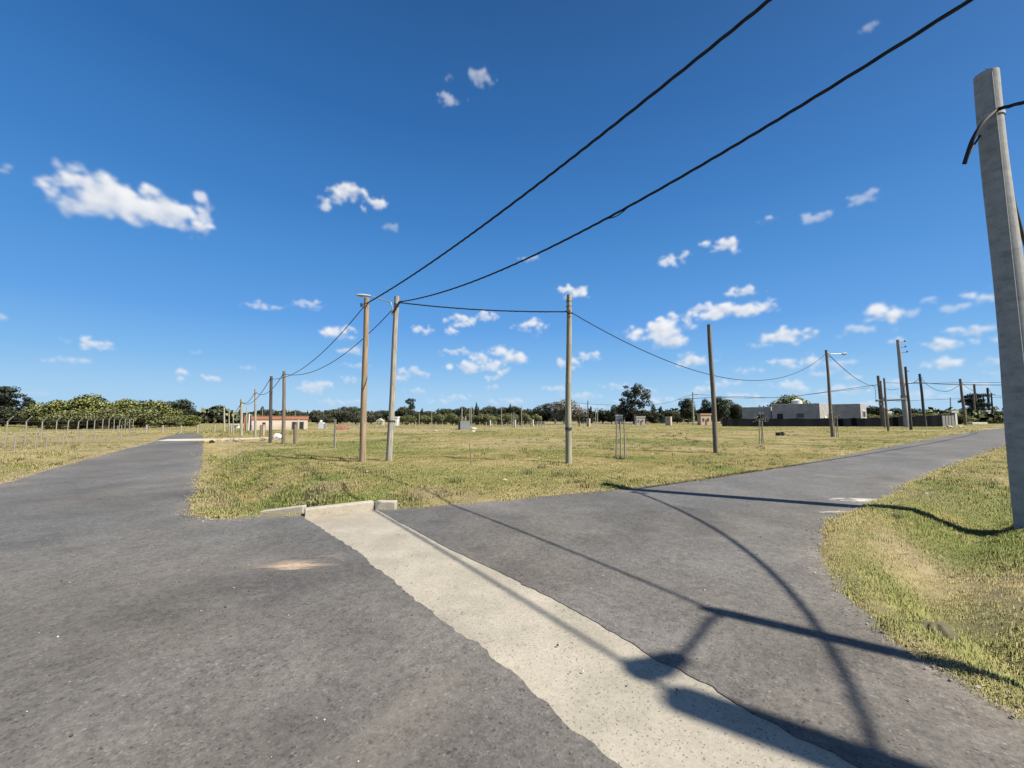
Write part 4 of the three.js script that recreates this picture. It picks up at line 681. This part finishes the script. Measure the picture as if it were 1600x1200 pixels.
{ // cream house on the left
  const a = V(-37.4, 0, -60), t = thing('house', 'low cream house with a brick red parapet beyond the left field', 'house', a);
  const e = dA.clone().multiplyScalar(7.4), bk = V(-.61, 0, -.79).multiplyScalar(4.5), ang = -Math.atan2(dA.z, dA.x), put = (g, along, y, out) => { g.rotateY(ang); g.translate(dA.x * along - V(-.61, 0, -.79).x * out, y, dA.z * along - V(-.61, 0, -.79).z * out); return g; };
  part('wall', put(box(7.4, 1.55, 4.5), 3.7, .775, -2.25), mCream, t);
  part('parapet', mergeGeometries([put(box(7.6, .48, 4.7), 3.7, 1.8, -2.25)]), mBrick, t);
  part('parapet_coping', put(box(7.7, .05, 4.8), 3.7, 2.07, -2.25), M(.5, .3, .22), t);
  for (const [x, w, h] of [[1.55, .35, 1.0], [5.5, .5, 1.05], [6.55, .55, 1.05]]) { const f = part('window', put(box(w + .12, h + .08, .10), x, h / 2 + .15, .0), M(.4, .33, .28), t); part('pane', put(box(w, h, .04), x, h / 2 + .15, .06), mHole, f); }
  part('door', put(box(.4, 1.2, .08), 4.15, .6, .03), M(.12, .10, .09), t);
  part('porch_post', put(box(.14, 1.55, .14), 6.05, .775, .35), mCream, t);
  part('downpipe', put(new THREE.CylinderGeometry(.10, .10, 2.4, 8), -.35, 1.2, .2), M(.7, .66, .62), t); part('pillar', put(box(.35, 2.2, .35), -.75, 1.1, .1), mBrick, t);
  part('antenna', mergeGeometries([put(new THREE.CylinderGeometry(.03, .03, 1.2, 5), 1.4, 2.6, -1), put(new THREE.CylinderGeometry(.03, .03, .9, 5), 5.8, 2.4, -1)]), mPost, t);
}
{ // grey unfinished house on the right
  const near = (px, d) => { const p = AT(px, 652, d); return V(p.x, 0, p.z); }, nb = V(.61, 0, .79), A = near(1281, 89), t = thing('house', 'grey flat-roofed unfinished house behind dark netting on the right', 'house', A);
  const blockAt = (c, lenB, lenA, h, name, mat) => { const g = new THREE.BufferGeometry(), o = c.clone().sub(A), p = [o, o.clone().addScaledVector(dA, lenA), o.clone().addScaledVector(dA, lenA).addScaledVector(dB, lenB), o.clone().addScaledVector(dB, lenB)]; const s = new THREE.Shape(p.map((v) => new THREE.Vector2(v.x, -v.z))); const e = new THREE.ExtrudeGeometry(s, { depth: h, bevelEnabled: true, bevelSize: .05, bevelThickness: .05, bevelSegments: 1 }); e.rotateX(-Math.PI / 2); part(name, e, mat, t); return o; };
  blockAt(A, 9.2, 8.3, 4.85, 'wall', mGreyWall);
  const B = near(1345, 88.6), ob = blockAt(B, 5.0, 4.4, 4.75, 'wall', mGreyWall);
  const C = near(1205, 99), oc = blockAt(C, 6.5, 2.0, 4.35, 'wall', mGreyWall);
  const face = (o, d, n, s, w, h, y, name, mat) => { const g = box(w, h, .12, 0, y, 0, -Math.atan2(d.z, d.x)); const c = o.clone().addScaledVector(d, s).addScaledVector(n, .06); g.translate(c.x, 0, c.z); return part(name, g, mat, t); };
  const nB = V(-.81, 0, .59);
  const w1 = face(ob, dA, nb, 2.2, 1.9, 1.6, 2.6, 'window', mFrame); face(ob, dA, nb.clone().multiplyScalar(2.2), 2.2, 1.5, 1.2, 2.6, 'window', mHole);
  face(oc, dB, nB, 2.4, 1.5, 2.4, 1.3, 'door', mHole); face(V(0, 0, 0), dB, nB, 7.6, 1.2, 1.2, 2.1, 'window', mHole); face(V(0, 0, 0), dA, nb, 3.4, 1.0, 1.9, 1.2, 'door', M(.75, .75, .74)); face(V(0, 0, 0), dB, nB, 3.6, 1.4, .9, 2.3, 'window', M(.12, .12, .13));
  const tk = AT(1245, 628, 95), w = thing('water_tank', 'white round water tank on the roof of the grey house', 'water tank', V(tk.x, 4.86, tk.z)); part('body', new THREE.CylinderGeometry(1.0, 1.05, .85, 18).translate(0, .42, 0), mWhite, w); part('lid', new THREE.ConeGeometry(1.05, .35, 18).translate(0, 1.02, 0), mWhite, w);
}
{ // dark shade netting on posts round the grey house plot
  const pts = [[1129, 664.2, 654], [1160, 666, 654], [1200, 666.4, 653.5], [1245, 666.6, 653.4], [1290, 666.6, 653.2], [1335, 666.4, 653], [1370, 666, 652.4], [1405, 666, 651], [1440, 665.6, 649], [1472, 665.2, 648.4]].map(([x, y, ty]) => { const g = AT(x, y, 85); return [V(g.x, 0, g.z), AT(x, ty, 85).y]; });
  const t = thing('netting_fence', 'long dark shade netting fence in front of the grey house', 'fence', pts[0][0]), o = pts[0][0];
  for (let i = 0; i < pts.length; i++) part('post', rod(pts[i][0].clone().sub(o).add(V(0, -.2, -.1)), pts[i][0].clone().sub(o).add(V(0, pts[i][1] + .12, -.1)), .07, .06, 6), woodTone.brown, t);
  for (let i = 0; i + 1 < pts.length; i++) {
    const a = pts[i][0].clone().sub(o), b = pts[i + 1][0].clone().sub(o), ha = pts[i][1], hb = pts[i + 1][1], g = new THREE.BoxGeometry(1, 1, .03, 10, 4, 1), p = g.attributes.position, d = b.clone().sub(a), n = V(-d.z, 0, d.x).normalize();
    for (let k = 0; k < p.count; k++) { const s = p.getX(k) + .5, y = p.getY(k) + .5, q = a.clone().lerp(b, s).addScaledVector(n, p.getZ(k) + .12 * Math.sin(s * 9 + i * 2) * Math.sin(s * Math.PI)), h = mix(ha, hb, s) - .14 * Math.sin(s * Math.PI) * rr(.8, 1.2) * y; p.setXYZ(k, q.x, y * h, q.z); }
    g.computeVertexNormals(); part('netting_panel', g, mNet, t);
  }
  const a = AT(1472.5, 665, 86), b = AT(1491, 664.5, 88); const w = thing('block_wall', 'short grey concrete block wall at the right end of the netting', 'wall', V(a.x, 0, a.z)); part('wall', wallQuad(V(0, 0, 0), V(b.x - a.x, 0, b.z - a.z), 2.25, .2), mBlock, w);
  for (let i = 1; i < 4; i++) part('pier', box(.1, 2.25, .12, (b.x - a.x) * i / 4, 1.125, (b.z - a.z) * i / 4 + .13), mBlock, w);
}
function smallHouse(label, px, by, w, topY, depth, wall, roofMat, gable) {
  const p = AT(px, 652, depth), W = w * depth / FOCAL, H = AT(px, topY, depth).y, t = thing('house', label, 'house', V(p.x, 0, p.z)), wh = gable ? H * .66 : H * .86;
  part('wall', box(W, wh, W * .8, 0, wh / 2, -W * .4), wall, t);
  if (gable) { const s = new THREE.Shape([new THREE.Vector2(-W * .56, 0), new THREE.Vector2(W * .56, 0), new THREE.Vector2(0, H - wh)]); const g = new THREE.ExtrudeGeometry(s, { depth: W * .9, bevelEnabled: false }); g.translate(0, wh + .003, -W * .85); part('roof', g, roofMat, t); } else part('roof', box(W * 1.1, H * .14, W * .9, 0, wh + H * .07 + .003, -W * .4), roofMat, t);
  for (const x of [-.25, .22]) part('window', box(W * .14, wh * .3, .1, W * x, wh * .55, .03), M(.08, .08, .09), t);
  part('door', box(W * .12, wh * .6, .1, W * .02, wh * .3, .03), M(.2, .15, .1), t);
}
smallHouse('white roofed house half hidden by dark trees left of the eucalyptus', 968, 658, 10, 648, 112, M(.42, .41, .39), mWhite, false);
smallHouse('low pale house with flat roof under the eucalyptus', 1001, 658, 13, 650.5, 100, M(.5, .45, .4), M(.5, .46, .4), false);
smallHouse('small orange-cream house left of the bare brown pole', 1103, 656, 16, 646, 100, M(.66, .48, .34), M(.5, .3, .2), false);
smallHouse('pale yellow shack left of the grey lamp pole', 593, 661, 11, 654, 95, M(.55, .52, .32), M(.5, .48, .4), true);
smallHouse('white shed beside the grey lamp pole', 614, 660, 14, 651, 92, mWhite, mWhite, false);
smallHouse('far white roofed shed left of the mossy pole', 841, 657, 9, 650.3, 110, M(.05, .05, .045), mWhite, false);
smallHouse('far white sheds below the conifers at left', 366, 667, 14, 663.5, 72, mWhite, mWhite, false);
smallHouse('tiny far white building behind the pole trio', 1391, 655, 6, 642.5, 118, mWhite, mWhite, false);

// ------------------------------------------------------------------ smaller things in the field
function pillar(label, px, by, topY, w, mat, face = true) {
  const b = G(px, by), d = -b.z, W = w * d / FOCAL, H = AT(px, topY, d).y, t = thing('meter_pillar', label, 'pillar', drop(b)); const tw = .66;
  const g = rbox(W * .42, H, W * .95, .03, 0, H / 2, 0, tw); part('body', g, mat, t); part('coping', rbox(W * .5, .08, W * 1.02, .02, 0, H + .042, 0, tw), mPost, t);
  if (face) { const q = V(-Math.cos(tw), 0, Math.sin(tw)); part('meter_box', box(.05, H * .28, W * .4, q.x * W * .22, H * .7, q.z * W * .22, tw), M(.35, .35, .34), t); }
}
const mPil = M(.66, .56, .43, .95, { map: plasterMap }), mPilW = M(.78, .72, .62, .95, { map: plasterMap });
pillar('brick meter pillar with a dark side in the right middle field', 1045, 665, 651.3, 9.5, mPil); pillar('brick meter pillar just right of the mossy pole', 919.5, 666.3, 654.5, 6.5, mPil); pillar('brick meter pillar left of the far timber gate', 831.5, 667, 656, 6, mPil); pillar('brick meter pillar with three pipes behind it', 803.5, 668, 657, 6.5, mPil);
pillar('small pale meter pillar in the back fence', 765.5, 666, 657.5, 4, mPilW); pillar('small pale meter pillar right of the timber gate', 868, 663.5, 656.5, 4, mPilW); pillar('tiny pale pillar left of the white roofed house', 956, 661, 653.5, 3, mPilW); pillar('tiny pale pillar right of the eucalyptus', 1023, 659, 653, 3, mPilW); pillar('pale meter pillar before the cream house', 411.5, 681, 664.5, 6, M(.62, .5, .4, .95, { map: plasterMap }), false);
{ for (const [l, x, by, ty, w] of [['white capped meter pillar at the end of the block wall', 1492.5, 664, 644.5, 5], ['white capped meter pillar far right before the dark trees', 1545, 660.5, 643, 4]]) { const b = G(x, by), d = Math.min(-b.z, 125), q = AT(x, 652, d), H = AT(x, ty, d).y, k = d / FOCAL, t = thing('meter_pillar', l, 'pillar', V(q.x, 0, q.z)); part('body', box(w * .6 * k, H, .5, 0, H / 2, 0), mWhite, t); part('coping', box(w * 1.9 * k, .3, .7, -w * .45 * k, H + .152, 0), mWhite, t); part('meter_box', box(w * 1.1 * k, H * .55, .4, -w * .75 * k, H * .62, -.06), M(.12, .11, .1), t); } }
{ // grey cabin with pipes
  const b = G(725, 671.7), d = -b.z, k = d / FOCAL, H = AT(725, 658.8, d).y, t = thing('pump_cabin', 'small grey block cabin with tall white pipes in mid field', 'cabin', drop(b));
  part('body', box(16 * k, H, 9 * k, 0, H / 2, 0, .5), M(.30, .31, .32, .95, { map: castMap }), t); part('roof', box(17 * k, .07, 10 * k, 0, H + .037, 0, .5), M(.34, .34, .34), t); part('door', box(4.6 * k, H * .9, .1, -5.6 * k, H * .46, 6 * k, .5), M(.03, .03, .032), t);
  for (const [x, w, top] of [[-5, .7, 636], [7.6, .55, 636], [10, .45, 636], [1, .8, 650.5]]) part('pipe', rod(V(x * k, 0, -1.2), V(x * k, AT(720, top, d).y, -1.2), w * k, w * k, 7), mPost, t);
}
{ const b = G(809, 668), k = -b.z / FOCAL; [799.5, 802, 804.5].forEach((x, i) => { const c = G(x, 668.2); pole(['left', 'middle', 'right'][i] + ' one of three thin pale pipes by the brick pillar', c, AT(x, 644.5, -c.z), .045, .04, mPost, 0, 'pipe', 'pipe', i); }); }
{ const b = G(844, 667.6), k = -b.z / FOCAL, t = thing('timber_gate', 'small grey timber gate lying against the back fence', 'gate', drop(b)); for (const y of [.25, .6, .95]) part('rail', box(14 * k, .1, .06, 0, y, 0), woodTone.grey, t); for (const x of [-6.8, -2.2, 2.2, 6.8]) part('post', box(.1, 1.15, .1, x * k, .56, -.085), woodTone.grey, t); }
{ const b = G(503, 670.7), k = -b.z / FOCAL, t = thing('site_hut', 'small white and grey hut right of the cream house', 'hut', drop(b)); part('body', box(7 * k, 1.05, 5 * k, -1 * k, .525, 0), M(.66, .70, .74), t); part('side_panel', box(4.2 * k, .8, 3 * k, 4.6 * k, .4, 0), M(.34, .34, .35), t); part('tank', new THREE.CylinderGeometry(.2, .2, .35, 10).translate(-2 * k, 1.22, 0), mWhite, t); }
function heap(name, label, px, py, w, h, d, rgb, seed) { const b = G(px, py), g = new THREE.SphereGeometry(1, 24, 12, 0, 6.2832, 0, 1.5), p = g.attributes.position; for (let i = 0; i < p.count; i++) { const n = .45 + 1.1 * fbm(p.getX(i) * 2.6 + seed, p.getZ(i) * 2.6 + p.getY(i) * 2, 3, seed); p.setXYZ(i, p.getX(i) * w / 2 * n, p.getY(i) * h * n - .03, p.getZ(i) * d / 2 * n); } g.computeVertexNormals(); const c = drop(b); g.translate(c.x, c.y, c.z); return solo(name, g, M(rgb[0], rgb[1], rgb[2], 1, { map: plasterMap }), label, 'heap'); }
heap('soil_heap', 'red soil heap right of the white and grey hut', 536, 671.5, 1.7, .62, 1.5, [.33, .15, .11], 301); heap('lime_heap', 'white lime heap at the foot of the near left pole pair', 434, 684, .9, .42, .8, [.78, .77, .75], 303);
heap('sand_heap', 'pale sand heap at the left end of the netting fence', 1147, 664.8, 3.2, .55, 1.6, [.62, .56, .48], 305); heap('rubble_heap', 'white rubble heap right of the pale sand heap', 1163, 665, 1.9, .5, 1.4, [.7, .66, .6], 307); heap('weed_heap', 'low dark heap of cut weeds in the back of the field', 762, 676, 3.2, .16, 1.0, [.10, .12, .05], 309);
heap('rubbish_bag', 'black rubbish bag lying at the grass edge of the far left road', 331, 692.3, .34, .2, .26, [.012, .012, .013], 315);
heap('earth_clod', 'dark clod of earth and dry grass on the right verge', 1462, 975, .34, .13, .26, [.16, .14, .08], 311); heap('earth_clod', 'small dark clod lying in the dry patch of the right verge', 1484, 865, .10, .05, .09, [.05, .045, .04], 313);
{ const b = AT(1524, 662.6, 108), t = thing('concrete_slab', 'low pale concrete slab on the verge right of the block wall', 'slab', V(b.x, 0, b.z)); part('slab', rbox(3.9, .55, 2.2, .05, 0, .35, 0), M(.7, .66, .56, .9), t); }
for (const [l, x, y, s] of [['left of two white painted stones at the block wall', 1484.5, 668.6, .42], ['right of two white painted stones at the block wall', 1500.5, 667.4, .4], ['pale stone lying in the grass by the grey lamp pole view', 682, 676, .2], ['pale stone beside the grey cabin, right of its pipes', 740.5, 671.5, .42], ['pale stone in front of the grey cabin pipes', 739, 675.5, .3], ['yellowish flat stone in the grass of the front field', 789, 757, .07], ['small white stone left of the mossy pole', 843, 718, .06], ['pale stone in the grass right of the staked sapling', 1019, 711, .07], ['white stone lying near the front edge of the field', 573, 741, .07], ['pale stone at the edge of the right verge', 1447, 773, .05]]) {
  const g = new THREE.IcosahedronGeometry(1, 1), p = g.attributes.position; for (let i = 0; i < p.count; i++) { const k = .75 + .5 * hash(Math.round(p.getX(i) * 50), Math.round(p.getZ(i) * 50 + p.getY(i) * 90), x); p.setXYZ(i, p.getX(i) * s * k, p.getY(i) * s * .6 * k, p.getZ(i) * s * .8 * k); } g.computeVertexNormals(); const c = drop(G(x, y)); g.translate(c.x, c.y + s * .3, c.z); solo('stone', g, M(.60, .56, .45, .95), l, 'stone');
}
{ const b = G(1219, 681.5), t = thing('crate', 'dark plastic crate standing in the dry grass before the grey house', 'crate', drop(b)); const m = M(.035, .03, .03, .7); t.rotation.y = .4; for (const [w, h, d, x, y, z] of [[.66, .06, .42, 0, .06, 0], [.66, .3, .04, 0, .2, .21], [.66, .3, .04, 0, .2, -.21], [.04, .3, .46, .33, .2, 0], [.04, .3, .46, -.33, .2, 0], [.5, .06, .05, 0, .38, .21]]) part('side', rbox(w, h, d, .01, x, y, z), m, t); }

// ------------------------------------------------------------------ grass
function tuftGeo(seed, blades, h, spread, wide) {
  const r = mul32(seed), pos = [], nor = [], R = (a, b) => a + (b - a) * r();
  for (let i = 0; i < blades; i++) {
    const a = R(0, 6.283), q = spread * Math.sqrt(r()), x = Math.cos(a) * q, z = Math.sin(a) * q, dir = R(0, 6.283), L = h * R(.45, 1.15), lean = R(.35, 1.5), w = wide * R(.6, 1.3), px = -Math.sin(dir) * w, pz = Math.cos(dir) * w, dx = Math.cos(dir), dz = Math.sin(dir);
    const m = [x + dx * L * lean * .35, L * .6, z + dz * L * lean * .35], e = [x + dx * L * lean, L * Math.max(.16, 1 - .6 * lean), z + dz * L * lean];
    const B0 = [x - px, -.02, z - pz], B1 = [x + px, -.02, z + pz], M0 = [m[0] - px * .7, m[1], m[2] - pz * .7], M1 = [m[0] + px * .7, m[1], m[2] + pz * .7];
    for (const p of [B0, B1, M1, B0, M1, M0, M0, M1, e]) { pos.push(...p); const n = V(dx * -.25 * 1 + R(-.3, .3), 1, R(-.3, .3) + dz * -.25).normalize(); nor.push(n.x, n.y, n.z); }
  }
  const g = new THREE.BufferGeometry(); g.setAttribute('position', new THREE.Float32BufferAttribute(pos, 3)); g.setAttribute('normal', new THREE.Float32BufferAttribute(nor, 3)); return g;
}
const mBlade = M(1, 1, 1, .9);
function meadow(label, spots, geos) {
  geos.forEach((g, gi) => {
    const list = spots.filter((_, i) => i % geos.length === gi), im = new THREE.InstancedMesh(g, mBlade, list.length), o = new THREE.Object3D(), c = new THREE.Color();
    list.forEach(([x, y, z, s, col], i) => { o.position.set(x, y, z); o.rotation.set(0, (i * 2.399) % 6.283, 0); o.scale.set(s * 1.1, s, s * 1.1); o.updateMatrix(); im.setMatrixAt(i, o.matrix); c.setRGB(...col); im.setColorAt(i, c); });
    im.name = numbered('grass'); im.castShadow = im.receiveShadow = true; scene.add(im); tag(im, label[gi], null, null, 'stuff');
  });
}
function sow(n, x0, x1, z0, z1, smin, smax, keep, seed) {
  const out = []; rnd = mul32(seed);
  for (let i = 0; i < n; i++) {
    const x = rr(x0, x1), z = rr(z0, z1); if (!keep(x, z)) continue; const pd = pavedDist(x, z); const lip = .05 - .20 * fbm(x * 2.7, z * 2.7, 3, 195); if (pd < Math.min(0, lip) || (pd < .3 && pathDist(x, z, kerbFace) < .24)) continue; if (pd < .04 && rnd() < .5) continue;
    const c = sward(x, z, pd), bare = fbm(x * 1.9, z * 1.9, 3, 191); const soilness = clamp((c[0] - c[1]) / .09); if (rnd() < soilness * .62 || (bare < .3 && rnd() < .7)) continue;
    const k = rr(.82, 1.16), y = rnd(); let col = y < .2 ? mix3(c, straw, .5) : y > .82 ? mix3(c, green, .4) : c; col = [col[0] * k, col[1] * k, col[2] * k];
    out.push([x, pd < .01 ? .012 : groundY(x, z, pd), z, rr(smin, smax) * (1 - .3 * soilness) * (.7 + .7 * fbm(x * .7, z * .7, 2, 193)), col]);
  }
  return out;
}
const dist = (x, z) => Math.hypot(x, z), seesIt = (x, z) => z < -.3 && Math.abs(x) < -z * 1.36 + 1.5;
const shortG = [tuftGeo(1, 18, .036, .09, .0024), tuftGeo(2, 18, .032, .095, .0026)], midG = [tuftGeo(3, 20, .05, .17, .0048), tuftGeo(4, 20, .06, .18, .0045)], farG = [tuftGeo(5, 24, .06, .45, .009), tuftGeo(6, 24, .07, .48, .008)], widG = [tuftGeo(7, 24, .08, 1.2, .022), tuftGeo(8, 24, .09, 1.3, .02)];
meadow(['short mown grass on the near right verge', 'dry grass clippings on the near right verge'], sow(90000, 2.5, 13, -12, -.5, .7, 1.35, (x, z) => seesIt(x, z) && dist(x, z) < 15, 1001), shortG);
meadow(['grass over the front of the field', 'taller grass over the front of the field'], [...sow(105000, -11, 16, -23, -7, .6, 1.3, (x, z) => seesIt(x, z) && x < 4.3 - (z + 8.4) * 1.29 + 3, 1003), ...sow(15000, -24, -9, -22, -8, .6, 1.1, (x, z) => seesIt(x, z), 1004), ...sow(26000, 6, 26, -24, -8, .6, 1.2, (x, z) => seesIt(x, z) && dist(x, z) >= 14, 1009)], midG);
meadow(['grass over the middle of the field', 'taller grass over the middle of the field'], sow(70000, -50, 62, -52, -15, .6, 1.3, (x, z) => seesIt(x, z) && dist(x, z) > 22, 1005), farG);
meadow(['far grass at the back of the fields', 'taller far grass at the back of the fields'], sow(45000, -110, 130, -112, -44, .7, 1.3, (x, z) => seesIt(x, z) && dist(x, z) > 50, 1007), widG);
{ // coarse weeds dotted through the field
  const g = tuftGeo(91, 16, .13, .09, .006), spots = []; rnd = mul32(1013);
  while (spots.length < 900) { const far = rnd(), z = -7 - 45 * far * far, x = rr(-1.25, 1.3) * -z; if (pavedDist(x, z) < .25 || (x > 3.5 && Math.hypot(x, z) < 16) || fbm(x * .22, z * .22, 3, 197) < .47) continue; const k = rr(.5, 1.2); spots.push([x, groundY(x, z), z, rr(.5, 1.5) * (1 + -z * .012), rnd() < .6 ? [.12 * k, .135 * k, .045 * k] : [.34 * k, .27 * k, .12 * k]]); }
  const im = new THREE.InstancedMesh(g, mBlade, spots.length), o = new THREE.Object3D(), c = new THREE.Color(); spots.forEach(([x, y, z, s, col], i) => { o.position.set(x, y, z); o.rotation.set(0, i, 0); o.scale.set(s, s, s); o.updateMatrix(); im.setMatrixAt(i, o.matrix); c.setRGB(...col); im.setColorAt(i, c); });
  im.name = 'weeds'; im.castShadow = im.receiveShadow = true; scene.add(im); tag(im, 'coarse dark and dry weeds dotted through the field', null, null, 'stuff');
}
// taller weed clumps one can tell apart
[['dark weed clump left of the mossy pole foot', 826, 747, 1.2], ['weed clump in front of the mossy pole, left one', 869, 748, 1.0], ['weed clump in front of the mossy pole, right one', 893, 749, 1.0], ['slim weed clump in the front field left of the flat stone', 713, 760, 1.0], ['weed clump in the far right of the front field', 846, 735, .9], ['weed clump at the foot of the bare brown pole', 1126, 713, 1.3], ['weed clump round the staked sapling foot', 968, 720, 1.2], ['weed clump beside the right verge ditch', 1400, 808, .45]].forEach(([l, x, y, s], i) => {
  const c = drop(G(x, y)), g = tuftGeo(60 + i, 46, .30 * s, .2 * s, .006); g.translate(c.x, c.y, c.z); solo('weed_clump', g, M(.12, .13, .05, .95), l, 'weed');
});
renderer.render(scene, camera);
